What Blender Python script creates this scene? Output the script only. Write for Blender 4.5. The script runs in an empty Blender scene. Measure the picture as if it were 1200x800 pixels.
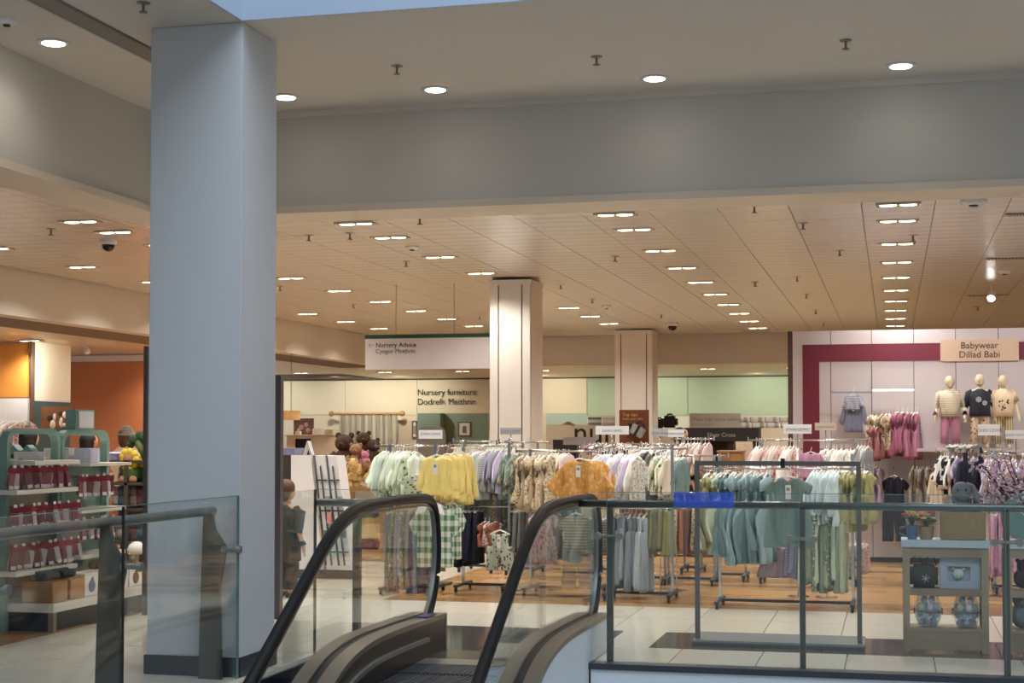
import bpy, bmesh, math, random
from mathutils import Vector, Matrix, noise
random.seed(7)
PI = math.pi
SC = bpy.context.scene
COL = SC.collection

# ------------------------------------------------------------------ camera
F = 1800.0; TH = math.atan(446 / F); EYE = 1.6; PITCH = math.radians(1.8)
SHIFT = 110 - F * math.tan(PITCH)
cd = bpy.data.cameras.new('camera'); cam = bpy.data.objects.new('camera', cd); COL.objects.link(cam)
cam.location = (0, 0, EYE); cam.rotation_euler = (PI / 2 + PITCH, 0, TH)
cd.sensor_width = 36; cd.lens = F / 1200 * 36; cd.shift_y = SHIFT / 1200; cd.clip_end = 200
SC.camera = cam
# ------------------------------------------------------------------ world, exposure
SC.view_settings.view_transform = 'Standard'; SC.view_settings.look = 'None'
SC.view_settings.gamma = 1; SC.view_settings.use_curve_mapping = False
SC.view_settings.exposure = 0.0
W = bpy.data.worlds.new('world'); SC.world = W; W.use_nodes = True
W.node_tree.nodes['Background'].inputs[0].default_value = (0.50, 0.66, 0.92, 1)
W.node_tree.nodes['Background'].inputs[1].default_value = 0.32
K_STORE = 142.0      # watts of every store downlight
K_MALL = 3.5
def light(kind, name, loc, power, color, size=0.3, sizey=None, aim=None, spot=None, blend=.6):
    l = bpy.data.lights.new(name, kind); l.energy = power; l.color = color
    if kind == 'AREA':
        l.size = size
        if sizey: l.shape = 'RECTANGLE'; l.size_y = sizey
    else: l.shadow_soft_size = size
    if kind == 'SPOT': l.spot_size = spot or 2.2; l.spot_blend = blend
    o = bpy.data.objects.new(name, l); COL.objects.link(o); o.location = loc
    if aim is not None:
        o.rotation_euler = (Vector(aim) - Vector(loc)).to_track_quat('-Z', 'Y').to_euler()
    return o
# daylight falling through the glazed roof of the atrium
light('AREA', 'atrium_skylight', (0.8, 3.2, 11.5), 1420, (0.77, 0.88, 1.0), 9.0, 11.0, aim=(0.8, 3.2, 0))

# ------------------------------------------------------------------ pixel helpers
def ray(px, py):
    a = (px - 600) / F; b = -(py - 400 - SHIFT) / F
    R = Vector((math.cos(TH), math.sin(TH), 0)); f0 = Vector((-math.sin(TH), math.cos(TH), 0))
    cp, sp = math.cos(PITCH), math.sin(PITCH)
    return f0 * cp + Vector((0, 0, sp)) + R * a + (Vector((0, 0, cp)) - f0 * sp) * b
def AY(px, py, Y):
    d = ray(px, py); t = Y / d.y; return Vector((d.x * t, Y, EYE + d.z * t))
def AZ(px, py, Z=0.0):
    d = ray(px, py); t = (Z - EYE) / d.z; return Vector((d.x * t, d.y * t, Z))
def AX(px, py, X):
    d = ray(px, py); t = X / d.x; return Vector((X, d.y * t, EYE + d.z * t))

# ------------------------------------------------------------------ materials
def lin(c):
    return tuple((x / 12.92 if x <= .04045 else ((x + .055) / 1.055) ** 2.4) for x in (v / 255 for v in c))
MATS = {}
def mat(name, rgb, rough=.6, metal=0, var=.06, scale=6, bump=0, emit=0, spec=None, emitc=None, coat=0):
    if name in MATS: return MATS[name]
    m = bpy.data.materials.new(name); m.use_nodes = True; nt = m.node_tree; p = nt.nodes['Principled BSDF']
    c = lin(rgb)
    p.inputs['Roughness'].default_value = rough; p.inputs['Metallic'].default_value = metal
    if spec is not None: p.inputs['Specular IOR Level'].default_value = spec
    if coat: p.inputs['Coat Weight'].default_value = coat
    tc = nt.nodes.new('ShaderNodeTexCoord')
    n = nt.nodes.new('ShaderNodeTexNoise'); n.inputs['Scale'].default_value = scale; n.inputs['Detail'].default_value = 4
    nt.links.new(tc.outputs['Object'], n.inputs['Vector'])
    r = nt.nodes.new('ShaderNodeMix'); r.data_type = 'RGBA'
    r.inputs[6].default_value = tuple(min(1, x * (1 - var)) for x in c) + (1,)
    r.inputs[7].default_value = tuple(min(1, x * (1 + var)) for x in c) + (1,)
    nt.links.new(n.outputs['Fac'], r.inputs[0]); nt.links.new(r.outputs[2], p.inputs['Base Color'])
    if bump:
        b = nt.nodes.new('ShaderNodeBump'); b.inputs['Strength'].default_value = bump; b.inputs['Distance'].default_value = .01
        nt.links.new(n.outputs['Fac'], b.inputs['Height']); nt.links.new(b.outputs['Normal'], p.inputs['Normal'])
    if emit:
        p.inputs['Emission Color'].default_value = lin(emitc or rgb) + (1,); p.inputs['Emission Strength'].default_value = emit
    MATS[name] = m; return m
def pat(name, kind, c1, c2, scale=40, rough=.85):
    """woven / printed cloth: stripes, check, dots, floral"""
    if name in MATS: return MATS[name]
    m = bpy.data.materials.new(name); m.use_nodes = True; nt = m.node_tree; p = nt.nodes['Principled BSDF']
    p.inputs['Roughness'].default_value = rough
    L = nt.links; tc = nt.nodes.new('ShaderNodeTexCoord'); sx = nt.nodes.new('ShaderNodeSeparateXYZ')
    L.new(tc.outputs['Object'], sx.inputs[0])
    def math_(op, a, b=None):
        q = nt.nodes.new('ShaderNodeMath'); q.operation = op
        for i, v in enumerate((a, b)):
            if v is None: continue
            if isinstance(v, (int, float)): q.inputs[i].default_value = v
            else: L.new(v, q.inputs[i])
        return q.outputs[0]
    def sq(s): return math_('GREATER_THAN', math_('SINE', math_('MULTIPLY', s, scale * 2 * PI)), 0.0)
    if kind == 'stripe': f = sq(sx.outputs[2])
    elif kind == 'vstripe': f = sq(sx.outputs[0])
    elif kind == 'check': f = math_('MULTIPLY', math_('ADD', sq(sx.outputs[0]), sq(sx.outputs[2])), .5)
    else:
        v = nt.nodes.new('ShaderNodeTexVoronoi'); v.inputs['Scale'].default_value = scale
        L.new(tc.outputs['Object'], v.inputs['Vector'])
        f = math_('LESS_THAN', v.outputs['Distance'], .33 if kind == 'dots' else .46)
        if kind == 'floral':
            n = nt.nodes.new('ShaderNodeTexNoise'); n.inputs['Scale'].default_value = scale * .7
            L.new(tc.outputs['Object'], n.inputs['Vector'])
            f = math_('MULTIPLY', f, math_('GREATER_THAN', n.outputs['Fac'], .45))
    r = nt.nodes.new('ShaderNodeMix'); r.data_type = 'RGBA'
    r.inputs[6].default_value = lin(c1) + (1,); r.inputs[7].default_value = lin(c2) + (1,)
    L.new(f, r.inputs[0]); L.new(r.outputs[2], p.inputs['Base Color'])
    MATS[name] = m; return wrinkle(m, .1)
def glass(name, tint=(0.96, 0.98, 0.975), refl=.02):
    m = bpy.data.materials.new(name); m.use_nodes = True; nt = m.node_tree
    for n in list(nt.nodes): nt.nodes.remove(n)
    o = nt.nodes.new('ShaderNodeOutputMaterial'); mx = nt.nodes.new('ShaderNodeMixShader')
    t = nt.nodes.new('ShaderNodeBsdfTransparent'); t.inputs[0].default_value = tint + (1,)
    g = nt.nodes.new('ShaderNodeBsdfGlossy'); g.inputs['Roughness'].default_value = refl; g.inputs[0].default_value = (.9, .95, 1, 1)
    fr = nt.nodes.new('ShaderNodeFresnel'); fr.inputs[0].default_value = 1.45
    
    ge = nt.nodes.new('ShaderNodeNewGeometry'); mr = nt.nodes.new('ShaderNodeMapRange')
    mr.inputs[3].default_value = 1.45; mr.inputs[4].default_value = 1 / 1.45   # the pane's inner side reflects like its outer side
    nt.links.new(ge.outputs['Backfacing'], mr.inputs[0]); nt.links.new(mr.outputs[0], fr.inputs[0])
    nt.links.new(fr.outputs[0], mx.inputs[0]); nt.links.new(t.outputs[0], mx.inputs[1]); nt.links.new(g.outputs[0], mx.inputs[2])
    nt.links.new(mx.outputs[0], o.inputs[0]); return m
def wrinkle(m, var=.22):
    """creases that run down the cloth, and a small difference of tone from garment to garment"""
    nt = m.node_tree; L = nt.links; p = nt.nodes['Principled BSDF']; tc = nt.nodes.new('ShaderNodeTexCoord'); mp = nt.nodes.new('ShaderNodeMapping')
    mp.inputs['Scale'].default_value = (26, 26, 7); n = nt.nodes.new('ShaderNodeTexNoise'); n.inputs['Scale'].default_value = 1; n.inputs['Detail'].default_value = 3
    n.noise_dimensions = '4D'; oi = nt.nodes.new('ShaderNodeObjectInfo'); w = nt.nodes.new('ShaderNodeMath'); w.operation = 'MULTIPLY'; w.inputs[1].default_value = 30
    L.new(oi.outputs['Random'], w.inputs[0]); L.new(w.outputs[0], n.inputs['W']); L.new(tc.outputs['Object'], mp.inputs[0]); L.new(mp.outputs[0], n.inputs['Vector'])
    b = nt.nodes.new('ShaderNodeBump'); b.inputs['Strength'].default_value = .9; b.inputs['Distance'].default_value = .03
    L.new(n.outputs['Fac'], b.inputs['Height']); L.new(b.outputs['Normal'], p.inputs['Normal'])
    src = p.inputs['Base Color'].links[0].from_socket; mr = nt.nodes.new('ShaderNodeMapRange'); mr.inputs[3].default_value = 1 - var; mr.inputs[4].default_value = 1 + var * .7
    L.new(oi.outputs['Random'], mr.inputs[0]); hs = nt.nodes.new('ShaderNodeHueSaturation'); L.new(mr.outputs[0], hs.inputs['Value']); L.new(src, hs.inputs['Color']); L.new(hs.outputs[0], p.inputs['Base Color'])
    return m
def cloth(rgb, sheen=0):
    n = 'cloth_%d_%d_%d' % rgb; g = sum(rgb) / 3
    if n in MATS: return MATS[n]
    return wrinkle(mat(n, tuple(min(250, (v * .80 + g * .20) * 1.09 + 4) for v in rgb), .85, 0, .10, 14))

M_WHITE = mat('painted_plaster', (214, 212, 208), .7, var=.02, scale=1.5)
M_COLUMN = mat('painted_column', (196, 198, 200), .6, var=.015, scale=1)
M_SOFFIT = mat('soffit_paint', (205, 196, 186), .8, var=.03, scale=1.2)
M_TRIM = mat('cream_trim', (214, 200, 182), .6, var=.02)
M_PANEL = mat('metal_ceiling_panel', (216, 213, 208), .27, 0.3, .03, 2)
M_JOINT = mat('dark_joint', (120, 106, 90), .8)
M_TILE = mat('cream_floor_tile', (226, 219, 203), .13, 0, .03, 3)
M_GRAN = mat('dark_granite', (88, 84, 80), .12, 0, .2, 60)
M_GROUT = mat('grout', (150, 144, 134), .8)
M_DGREY = mat('dark_grey_metal', (58, 62, 68), .45, .3)
M_STEEL = mat('brushed_steel', (140, 141, 136), .34, .7, .05, 30)
M_BRONZE = mat('brushed_deck_metal', (128, 119, 106), .36, .6, .05, 20)
M_RUBBER = mat('black_rubber', (10, 11, 13), .45, spec=.3)
M_CHROME = mat('chrome', (205, 205, 205), .2, 1, .02)
M_BLACK = mat('black_plastic', (20, 20, 22), .5)
M_HANG = mat('white_plastic_hanger', (228, 224, 216), .35)
M_CARD = mat('white_card', (226, 222, 220), .7)
M_INK = mat('dark_ink', (30, 28, 26), .7)
M_GREYINK = mat('grey_ink', (140, 142, 150), .7)
M_GLASS = glass('balustrade_glass', (0.945, 0.965, 0.958))
M_GEDGE = mat('green_glass_edge', (96, 128, 122), .15)
M_LAMP = mat('lamp_lens', (255, 240, 215), .3, emit=9, emitc=(255, 236, 205))
M_LAMPC = mat('cool_lamp_lens', (255, 252, 245), .3, emit=12, emitc=(255, 250, 240))
M_SPOT = mat('spot_lens', (255, 250, 245), .3, emit=14, emitc=(255, 250, 245))

# ------------------------------------------------------------------ mesh helpers
def link(name, bm, m, parent=None, loc=None, rz=0, smooth=False):
    me = bpy.data.meshes.new(name); bmesh.ops.recalc_face_normals(bm, faces=bm.faces); bm.to_mesh(me); bm.free()
    for x in (m if isinstance(m, (list, tuple)) else [m]): me.materials.append(x)
    if smooth: me.polygons.foreach_set('use_smooth', [True] * len(me.polygons))
    o = bpy.data.objects.new(name, me); COL.objects.link(o)
    if parent: o.parent = parent
    if loc is not None: o.location = loc
    o.rotation_euler.z = rz
    return o
def tag(o, label=None, cat=None, group=None, kind=None):
    if label: o['label'] = label
    if cat: o['category'] = cat
    if group: o['group'] = group
    if kind: o['kind'] = kind
    return o
def empty(name, loc, label, cat, group=None, rz=0):
    o = bpy.data.objects.new(name, None); COL.objects.link(o); o.empty_display_size = .1
    o.location = loc; o.rotation_euler.z = rz
    return tag(o, label, cat, group)
def box(bm, x0, x1, y0, y1, z0, z1, bev=0):
    r = bmesh.ops.create_cube(bm, size=1)
    vs = r['verts']
    bmesh.ops.scale(bm, vec=(abs(x1 - x0), abs(y1 - y0), abs(z1 - z0)), verts=vs)
    bmesh.ops.translate(bm, vec=((x0 + x1) / 2, (y0 + y1) / 2, (z0 + z1) / 2), verts=vs)
    if bev:
        es = list({e for v in vs for e in v.link_edges})
        bmesh.ops.bevel(bm, geom=es, offset=bev, segments=2, affect='EDGES')
    return vs
def BX(name, m, b, parent=None, bev=0, **k):
    bm = bmesh.new(); box(bm, *b, bev=bev); return link(name, bm, m, parent, **k)
def cyl(bm, p0, p1, r0, r1=None, seg=12):
    p0, p1 = Vector(p0), Vector(p1); d = p1 - p0
    q = d.to_track_quat('Z', 'Y').to_matrix().to_4x4()
    r = bmesh.ops.create_cone(bm, cap_ends=True, segments=seg, radius1=r0, radius2=r0 if r1 is None else r1, depth=d.length,
                              matrix=Matrix.Translation((p0 + p1) / 2) @ q)
    return r['verts']
def CY(name, m, p0, p1, r0, r1=None, parent=None, seg=12, **k):
    bm = bmesh.new(); cyl(bm, p0, p1, r0, r1, seg); return link(name, bm, m, parent, smooth=False, **k)
def sph(bm, c, r, seg=14, sc=(1, 1, 1)):
    v = bmesh.ops.create_uvsphere(bm, u_segments=seg, v_segments=max(6, seg // 2 + 2), radius=1,
                                  matrix=Matrix.Translation(c) @ Matrix.Diagonal((r * sc[0], r * sc[1], r * sc[2], 1)))
    return v['verts']
def tube(bm, pts, r, seg=8, closed=False, rr=None):
    pts = [Vector(p) for p in pts]; n = len(pts); rings = []
    up = Vector((0, 0, 1))
    for i, p in enumerate(pts):
        a = pts[(i - 1) % n] if (i > 0 or closed) else p
        b = pts[(i + 1) % n] if (i < n - 1 or closed) else p
        t = (b - a).normalized()
        u = t.cross(up if abs(t.z) < .95 else Vector((0, 1, 0))).normalized(); w = u.cross(t)
        q = rr[i] if rr else r
        rings.append([bm.verts.new(p + (u * math.cos(2 * PI * k / seg) + w * math.sin(2 * PI * k / seg)) * q) for k in range(seg)])
    for i in range(n if closed else n - 1):
        A, B = rings[i], rings[(i + 1) % n]
        for k in range(seg): bm.faces.new((A[k], A[(k + 1) % seg], B[(k + 1) % seg], B[k]))
    if not closed:
        bm.faces.new(rings[0][::-1]); bm.faces.new(rings[-1])
def TB(name, m, pts, r, parent=None, seg=8, closed=False, **k):
    bm = bmesh.new(); tube(bm, pts, r, seg, closed); return link(name, bm, m, parent, smooth=True, **k)
def lathe(bm, prof, seg=20, c=(0, 0, 0)):
    rings = []
    for r, z in prof:
        rings.append([bm.verts.new((c[0] + r * math.cos(2 * PI * k / seg), c[1] + r * math.sin(2 * PI * k / seg), c[2] + z)) for k in range(seg)])
    for A, B in zip(rings, rings[1:]):
        for k in range(seg): bm.faces.new((A[k], A[(k + 1) % seg], B[(k + 1) % seg], B[k]))
    bm.faces.new(rings[0][::-1]); bm.faces.new(rings[-1])
def prism(bm, poly, y0, y1, axis='y'):
    """extrude a polygon: axis y -> poly in (x,z); axis x -> poly in (y,z); axis z -> (x,y)"""
    f = {'y': lambda a, b, t: (a, t, b), 'x': lambda a, b, t: (t, a, b), 'z': lambda a, b, t: (a, b, t)}[axis]
    A = [bm.verts.new(f(a, b, y0)) for a, b in poly]; B = [bm.verts.new(f(a, b, y1)) for a, b in poly]
    n = len(poly); bm.faces.new(A); bm.faces.new(B[::-1])
    for i in range(n): bm.faces.new((A[i], A[(i + 1) % n], B[(i + 1) % n], B[i]))
def text(body, size, m, parent, loc, align='LEFT', rx=PI / 2, rz=0, name='lettering', ext=.002):
    c = bpy.data.curves.new(name, 'FONT'); c.body = body; c.size = size; c.align_x = align; c.extrude = ext; c.resolution_u = 3
    c.materials.append(m); o = bpy.data.objects.new(name, c); COL.objects.link(o)
    o.parent = parent; o.location = loc; o.rotation_euler = (rx, 0, rz); return o
def copy_tree(o, loc=None, rz=None, label=None, group=None):
    c = o.copy(); COL.objects.link(c)
    if loc is not None: c.location = loc
    if rz is not None: c.rotation_euler.z = rz
    if label: c['label'] = label
    if group: c['group'] = group
    for ch in list(o.children):
        k = ch.copy(); COL.objects.link(k); k.parent = c
        for g in list(ch.children):
            h = g.copy(); COL.objects.link(h); h.parent = k
    return c

# ================================================================== SETTING
CE = 3.6; SOF = 4.37; BHY = 12.27; WOODY = 14.3; AX0, AX1 = -6.6, -4.85
# floor slabs -----------------------------------------------------------
bm = bmesh.new()
box(bm, -6.6, -4.1, -3, 10.7, -.35, -.02)
box(bm, -14, 5, 10.7, 38, -.35, -.02)
box(bm, -14, -6.6, -3, 10.7, -.35, -.02)
floor = link('floor', bm, M_GROUT); tag(floor, kind='structure')
GAP = .004
def tiles(x0, x1, y0, y1, dx, dy, m, name='floor_tile'):
    nx = max(1, round((x1 - x0) / dx)); ny = max(1, round((y1 - y0) / dy)); dx = (x1 - x0) / nx; dy = (y1 - y0) / ny
    bm = bmesh.new(); box(bm, GAP, dx - GAP, GAP, dy - GAP, -.02, 0)
    o = link(name, bm, m, floor, loc=(x0, y0, 0))
    for i in range(nx):
        for j in range(ny):
            if i or j:
                c = o.copy(); COL.objects.link(c); c.location = (x0 + i * dx, y0 + j * dy, random.uniform(-.0006, .0006))
tiles(-6.6, -4.12, 4.5, 10.7, .62, .9, M_TILE)
tiles(-6.6, 3.3, 12.5, WOODY, .62, .9, M_TILE)
tiles(-6.6, -3.9, 10.7, 11.55, .62, .85, M_TILE)
tiles(-2.15, -1.8, 11.55, 12.5, .62, .95, M_TILE)
tiles(-2.15, 3.3, 10.7, 11.55, .62, .85, M_TILE)
tiles(-6.6, -3.9, 11.55, 12.5, .62, .95, M_TILE)
tiles(-3.9, -2.15, 10.7, 12.5, .85, .6, M_GRAN, 'granite_slab')
tiles(-1.8, 3.3, 11.55, 12.5, .62, .95, M_GRAN, 'granite_slab')
tiles(AX0, AX1, WOODY, 30, .6, .95, M_TILE)
def wood(name, c1, c2):
    m = bpy.data.materials.new(name); m.use_nodes = True; nt = m.node_tree; p = nt.nodes['Principled BSDF']; L = nt.links
    tc = nt.nodes.new('ShaderNodeTexCoord'); mp = nt.nodes.new('ShaderNodeMapping'); mp.inputs['Scale'].default_value = (1.2, 14, 4)
    n = nt.nodes.new('ShaderNodeTexNoise'); n.inputs['Scale'].default_value = 3; n.inputs['Detail'].default_value = 6
    oi = nt.nodes.new('ShaderNodeObjectInfo'); ad = nt.nodes.new('ShaderNodeMath'); ad.operation = 'MULTIPLY_ADD'
    L.new(tc.outputs['Object'], mp.inputs[0]); L.new(mp.outputs[0], n.inputs[0])
    L.new(oi.outputs['Random'], ad.inputs[0]); ad.inputs[1].default_value = .7; L.new(n.outputs['Fac'], ad.inputs[2])
    r = nt.nodes.new('ShaderNodeValToRGB'); r.color_ramp.elements[0].position = .3; r.color_ramp.elements[1].position = 1.2 if False else 1
    r.color_ramp.elements[0].color = lin(c1) + (1,); r.color_ramp.elements[1].color = lin(c2) + (1,)
    L.new(ad.outputs[0], r.inputs[0]); L.new(r.outputs[0], p.inputs['Base Color']); p.inputs['Roughness'].default_value = .24
    return m
M_PARQ = wood('oak_parquet', (104, 72, 42), (180, 138, 88))
M_OAK = wood('grey_oak', (122, 104, 82), (158, 140, 114)); M_OAK.node_tree.nodes['Principled BSDF'].inputs['Roughness'].default_value = .6
M_PINE = wood('warm_pine', (150, 108, 66), (186, 142, 94)); M_PINE.node_tree.nodes['Principled BSDF'].inputs['Roughness'].default_value = .5
def planks(x0, x1, y0, y1, lx, ly):
    bm = bmesh.new(); box(bm, .0015, lx - .0015, .0015, ly - .0015, -.02, 0)
    first = None; j = 0; y = y0
    while y < y1 - .01:
        x = x0 - (lx / 3) * (j % 3)
        while x < x1 - .01:
            a, b = max(x, x0), min(x + lx, x1)
            if b - a > .05:
                if first is None: first = link('floor_plank', bm, M_PARQ, floor); c = first
                else: c = first.copy(); COL.objects.link(c)
                c.location = (a, y, 0); c.scale.x = (b - a) / lx
            x += lx
        y += ly; j += 1
planks(AX1, 3.3, WOODY, 20.3, 1.3, .26)
planks(-9.6, AX0, 10.0, 15.2, 1.3, .26)
def parquet_rest(x0, x1, y0, y1):
    bm = bmesh.new(); y = y0
    while y < y1:
        x = x0 - random.random()
        while x < x1:
            a, b = max(x, x0), min(x + 1.3, x1)
            if b > a: box(bm, a + .002, b - .002, y + .002, y + .258, -.02, 0)
            x += 1.3
        y += .26
    tag(link('far_planks', bm, M_PARQ, floor), kind='stuff')
parquet_rest(AX1, 4.5, 20.3, 37); parquet_rest(-14, AX0, 15.2, 37)
# slab edge / fascia under the balustrades (faces the void)
M_FASC = mat('fascia_paint', (206, 214, 220), .6, var=.03)
bm = bmesh.new(); box(bm, -2.06, 5, 10.6, 10.7, -1.6, -.03); tag(link('trim_1', bm, M_FASC), kind='structure')
bm = bmesh.new(); box(bm, -4.1, -3.62, 10.62, 10.7, -1.6, -.03); tag(link('trim_2', bm, M_FASC), kind='structure')
bm = bmesh.new(); box(bm, -4.18, -4.1, -3, 10.7, -1.6, -.03); tag(link('trim_3', bm, M_FASC), kind='structure')
bm = bmesh.new(); box(bm, -2.08, 5, 10.585, 10.72, -.03, .012); box(bm, -4.12, -3.6, 10.6, 10.72, -.03, .012)
tag(link('trim_4', bm, M_DGREY), kind='structure')
# floor of the lower level, seen only down the void
BX('floor_lower', M_TILE, (-4.2, 5, -3, 10.7, -4.6, -4.5)); tag(bpy.data.objects['floor_lower'], kind='structure')

# upper soffit, atrium edge --------------------------------------------------
bm = bmesh.new(); box(bm, -9, 5, 9.47, BHY, SOF, SOF + .3); box(bm, -9, -4.22, -3, 9.47, SOF, SOF + .3)
ceil = link('ceiling', bm, M_SOFFIT); tag(ceil, kind='structure')
bm = bmesh.new(); box(bm, -4.2, 5, 9.45, 9.469, SOF + .0, 8.5); box(bm, -4.219, -4.2, -3, 9.469, SOF + .0, 8.5)
M_EDGE = mat('atrium_fascia', (172, 186, 204), .6, var=.01)
tag(link('trim_5', bm, M_EDGE), kind='structure')
# bulkheads
bm = bmesh.new(); box(bm, -6.14, 5, BHY, BHY + .35, 3.54, SOF); tag(link('wall_front', bm, mat('bulkhead_paint', (196, 190, 180), .7, var=.02, scale=1)), kind='structure')
bm = bmesh.new(); box(bm, -6.5, -6.14, -3, BHY + .35, 3.54, SOF); tag(link('wall_left', bm, MATS['bulkhead_paint']), kind='structure')
bm = bmesh.new(); box(bm, -6.13, 5, BHY - .02, BHY + .55, 3.50, 3.56); box(bm, -6.6, -6.11, -3, BHY + .55, 3.50, 3.56)
tag(link('trim_6', bm, M_TRIM), kind='structure')
bm = bmesh.new(); box(bm, -6.1, 5, BHY - .05, BHY, SOF - .05, SOF); tag(link('trim_7', bm, M_SOFFIT), kind='structure')
# ceiling track in the left soffit
BX('trim_8', mat('track_grey', (120, 116, 110), .6), (-5.3, -5.12, 3, BHY, SOF - .02, SOF + .01)); tag(bpy.data.objects['trim_8'], kind='structure')
# store ceiling: backing + pillowed metal panels
bm = bmesh.new(); box(bm, -13, 5, BHY + .3, 30.5, CE + .03, CE + .2); box(bm, -13, -6.4, 5, BHY + .4, CE + .03, CE + .2)
cst = link('ceiling_store', bm, M_JOINT); tag(cst, kind='structure')
def panel_mesh(lx, ly, pillows):
    bm = bmesh.new(); g = .003; n = pillows * 4; xs = [g, .03, lx / 2, lx - .03, lx - g]; rows = []
    for j in range(n + 1):
        y = g + (ly - 2 * g) * j / n; ph = (j % 4) / 4
        z = -.003 * math.sin(ph * PI) if j % 4 else .001
        rows.append([bm.verts.new((x, y, z + (.001 if x in (g, lx - g) else 0))) for x in xs])
    for A, B in zip(rows, rows[1:]):
        for k in range(4): bm.faces.new((A[k], B[k], B[k + 1], A[k + 1]))
    e = bmesh.ops.extrude_face_region(bm, geom=bm.faces[:])
    bmesh.ops.translate(bm, vec=(0, 0, .02), verts=[v for v in e['geom'] if isinstance(v, bmesh.types.BMVert)])
    return bm
PX, PY = .62, 1.76
pm = panel_mesh(PX, PY, 6); first = None
nx0 = -16
for i in range(-16, 7):
    for j in range(0, 11):
        x = .06 - PX / 2 + i * PX; y = BHY + .5 + j * PY - .1
        if y + PY > 30.6 or x < -10.2: continue
        if first is None: first = link('ceiling_panel', pm, M_PANEL, cst); c = first
        else: c = first.copy(); COL.objects.link(c)
        c.location = (x, y, CE); 
for i in range(-16, -10):                      # left of the side bulkhead, towards the camera
    for j in range(1, 5):
        x = .06 - PX / 2 + i * PX; y = BHY + .4 - j * PY
        if x < -10.2: continue
        c = first.copy(); COL.objects.link(c); c.location = (x, y, CE)
# inner bulkheads and the lower ceiling beyond
M_INB = mat('inner_bulkhead', (212, 205, 195), .7, var=.02)
LC = 3.03
bm = bmesh.new(); box(bm, -10.45, -10.2, 5, 30.6, LC, CE + .03); tag(link('wall_inner_left', bm, M_INB), kind='structure')
bm = bmesh.new(); box(bm, -10.2, 5, 30.4, 30.6, LC, CE + .03); tag(link('wall_inner_rear', bm, M_INB), kind='structure')
M_LOWC = mat('lower_ceiling', (214, 200, 172), .35, .2, .04, 2)
bm = bmesh.new(); box(bm, -16, 5, 30.6, 38, LC, LC + .15); box(bm, -19, -10.45, 5, 30.6, LC, LC + .15)
lowc = link('ceiling_lower', bm, M_JOINT); tag(lowc, kind='structure')
pm = panel_mesh(1.24, 1.76, 6); first = None
for i in range(7):
    for j in range(14):
        x = -19 + .2 + i * 1.24; y = 9 + j * 1.76
        if x + 1.24 > -10.45: continue
        if first is None: first = link('ceiling_panel', pm, M_LOWC, lowc); c = first
        else: c = first.copy(); COL.objects.link(c)
        c.location = (x, y, LC - .004)
for i in range(12):
    for j in range(4):
        c = first.copy(); COL.objects.link(c); c.location = (-12.4 + i * 1.24, 30.7 + j * 1.76, LC - .004)
# outer walls of the shop
RW = 37.0
M_CREAM = mat('cream_wall', (230, 220, 194), .7, var=.015)
M_GREENW = mat('pale_green_wall', (182, 204, 176), .7, var=.015)
M_ORANGE = mat('burnt_orange_wall', (186, 114, 70), .7, var=.02)
tag(BX('wall_back', M_CREAM, (-19, 5, RW, RW + .2, 0, LC)), kind='structure')
tag(BX('wall_right', M_WHITE, (4.2, 4.4, 12.6, 37, 0, CE)), kind='structure')
tag(BX('wall_far_left', M_WHITE, (-19.2, -19, 5, 37, 0, CE)), kind='structure')
# atrium closing walls, behind and beside the camera
tag(BX('wall_behind', M_WHITE, (-9, 6, -5.2, -5, -4.5, 8.5)), kind='structure')
tag(BX('wall_atrium_right', M_WHITE, (5.8, 6, -5, 12, -4.5, 8.5)), kind='structure')

# ================================================================== COLUMNS
def column(x0, x1, y0, y1, h, label, panels=True):
    t = empty('column', ((x0 + x1) / 2, (y0 + y1) / 2, 0), label, 'column')
    w, d = (x1 - x0) / 2, (y1 - y0) / 2
    if not panels:
        BX('shaft', M_COLUMN, (-w, w, -d, d, .12, h), t, bev=.006)
        BX('plinth', mat('plinth_dark', (46, 48, 52), .4), (-w - .015, w + .015, -d - .015, d + .015, 0, .13), t, bev=.004)
        return t
    BX('shaft', M_JOINT, (-w + .02, w - .02, -d + .02, d - .02, 0, h - .02), t)
    mp = mat('column_panel', (222, 214, 204), .55, var=.015)
    for sy in (-1, 1):
        for a, b in ((-w, -w + .1), (-w + .115, w - .115), (w - .1, w)):
            BX('panel', mp, (a, b, sy * d - .012, sy * d + .012, .1, h - .1), t, bev=.003)
    for sx in (-1, 1):
        BX('panel', mp, (sx * w - .012, sx * w + .012, -d + .013, d - .013, .1, h - .1), t, bev=.003)
    BX('head_band', mp, (-w - .015, w + .015, -d - .015, d + .015, h - .1, h - .035), t)
    BX('skirting', M_DGREY, (-w - .015, w + .015, -d - .015, d + .015, 0, .1), t)
    return t
column(-4.88, -4.21, 9.48, 10.08, SOF, 'large plain pale blue grey column at the atrium edge with dark plinth', False)
column(-4.94, -4.42, 18.8, 19.45, CE, 'nearer cream panelled column inside the shop behind the yellow sweatshirts')
column(-5.04, -4.34, 28.4, 29.0, CE, 'farther cream panelled column inside the shop behind the brown sign board')

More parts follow.
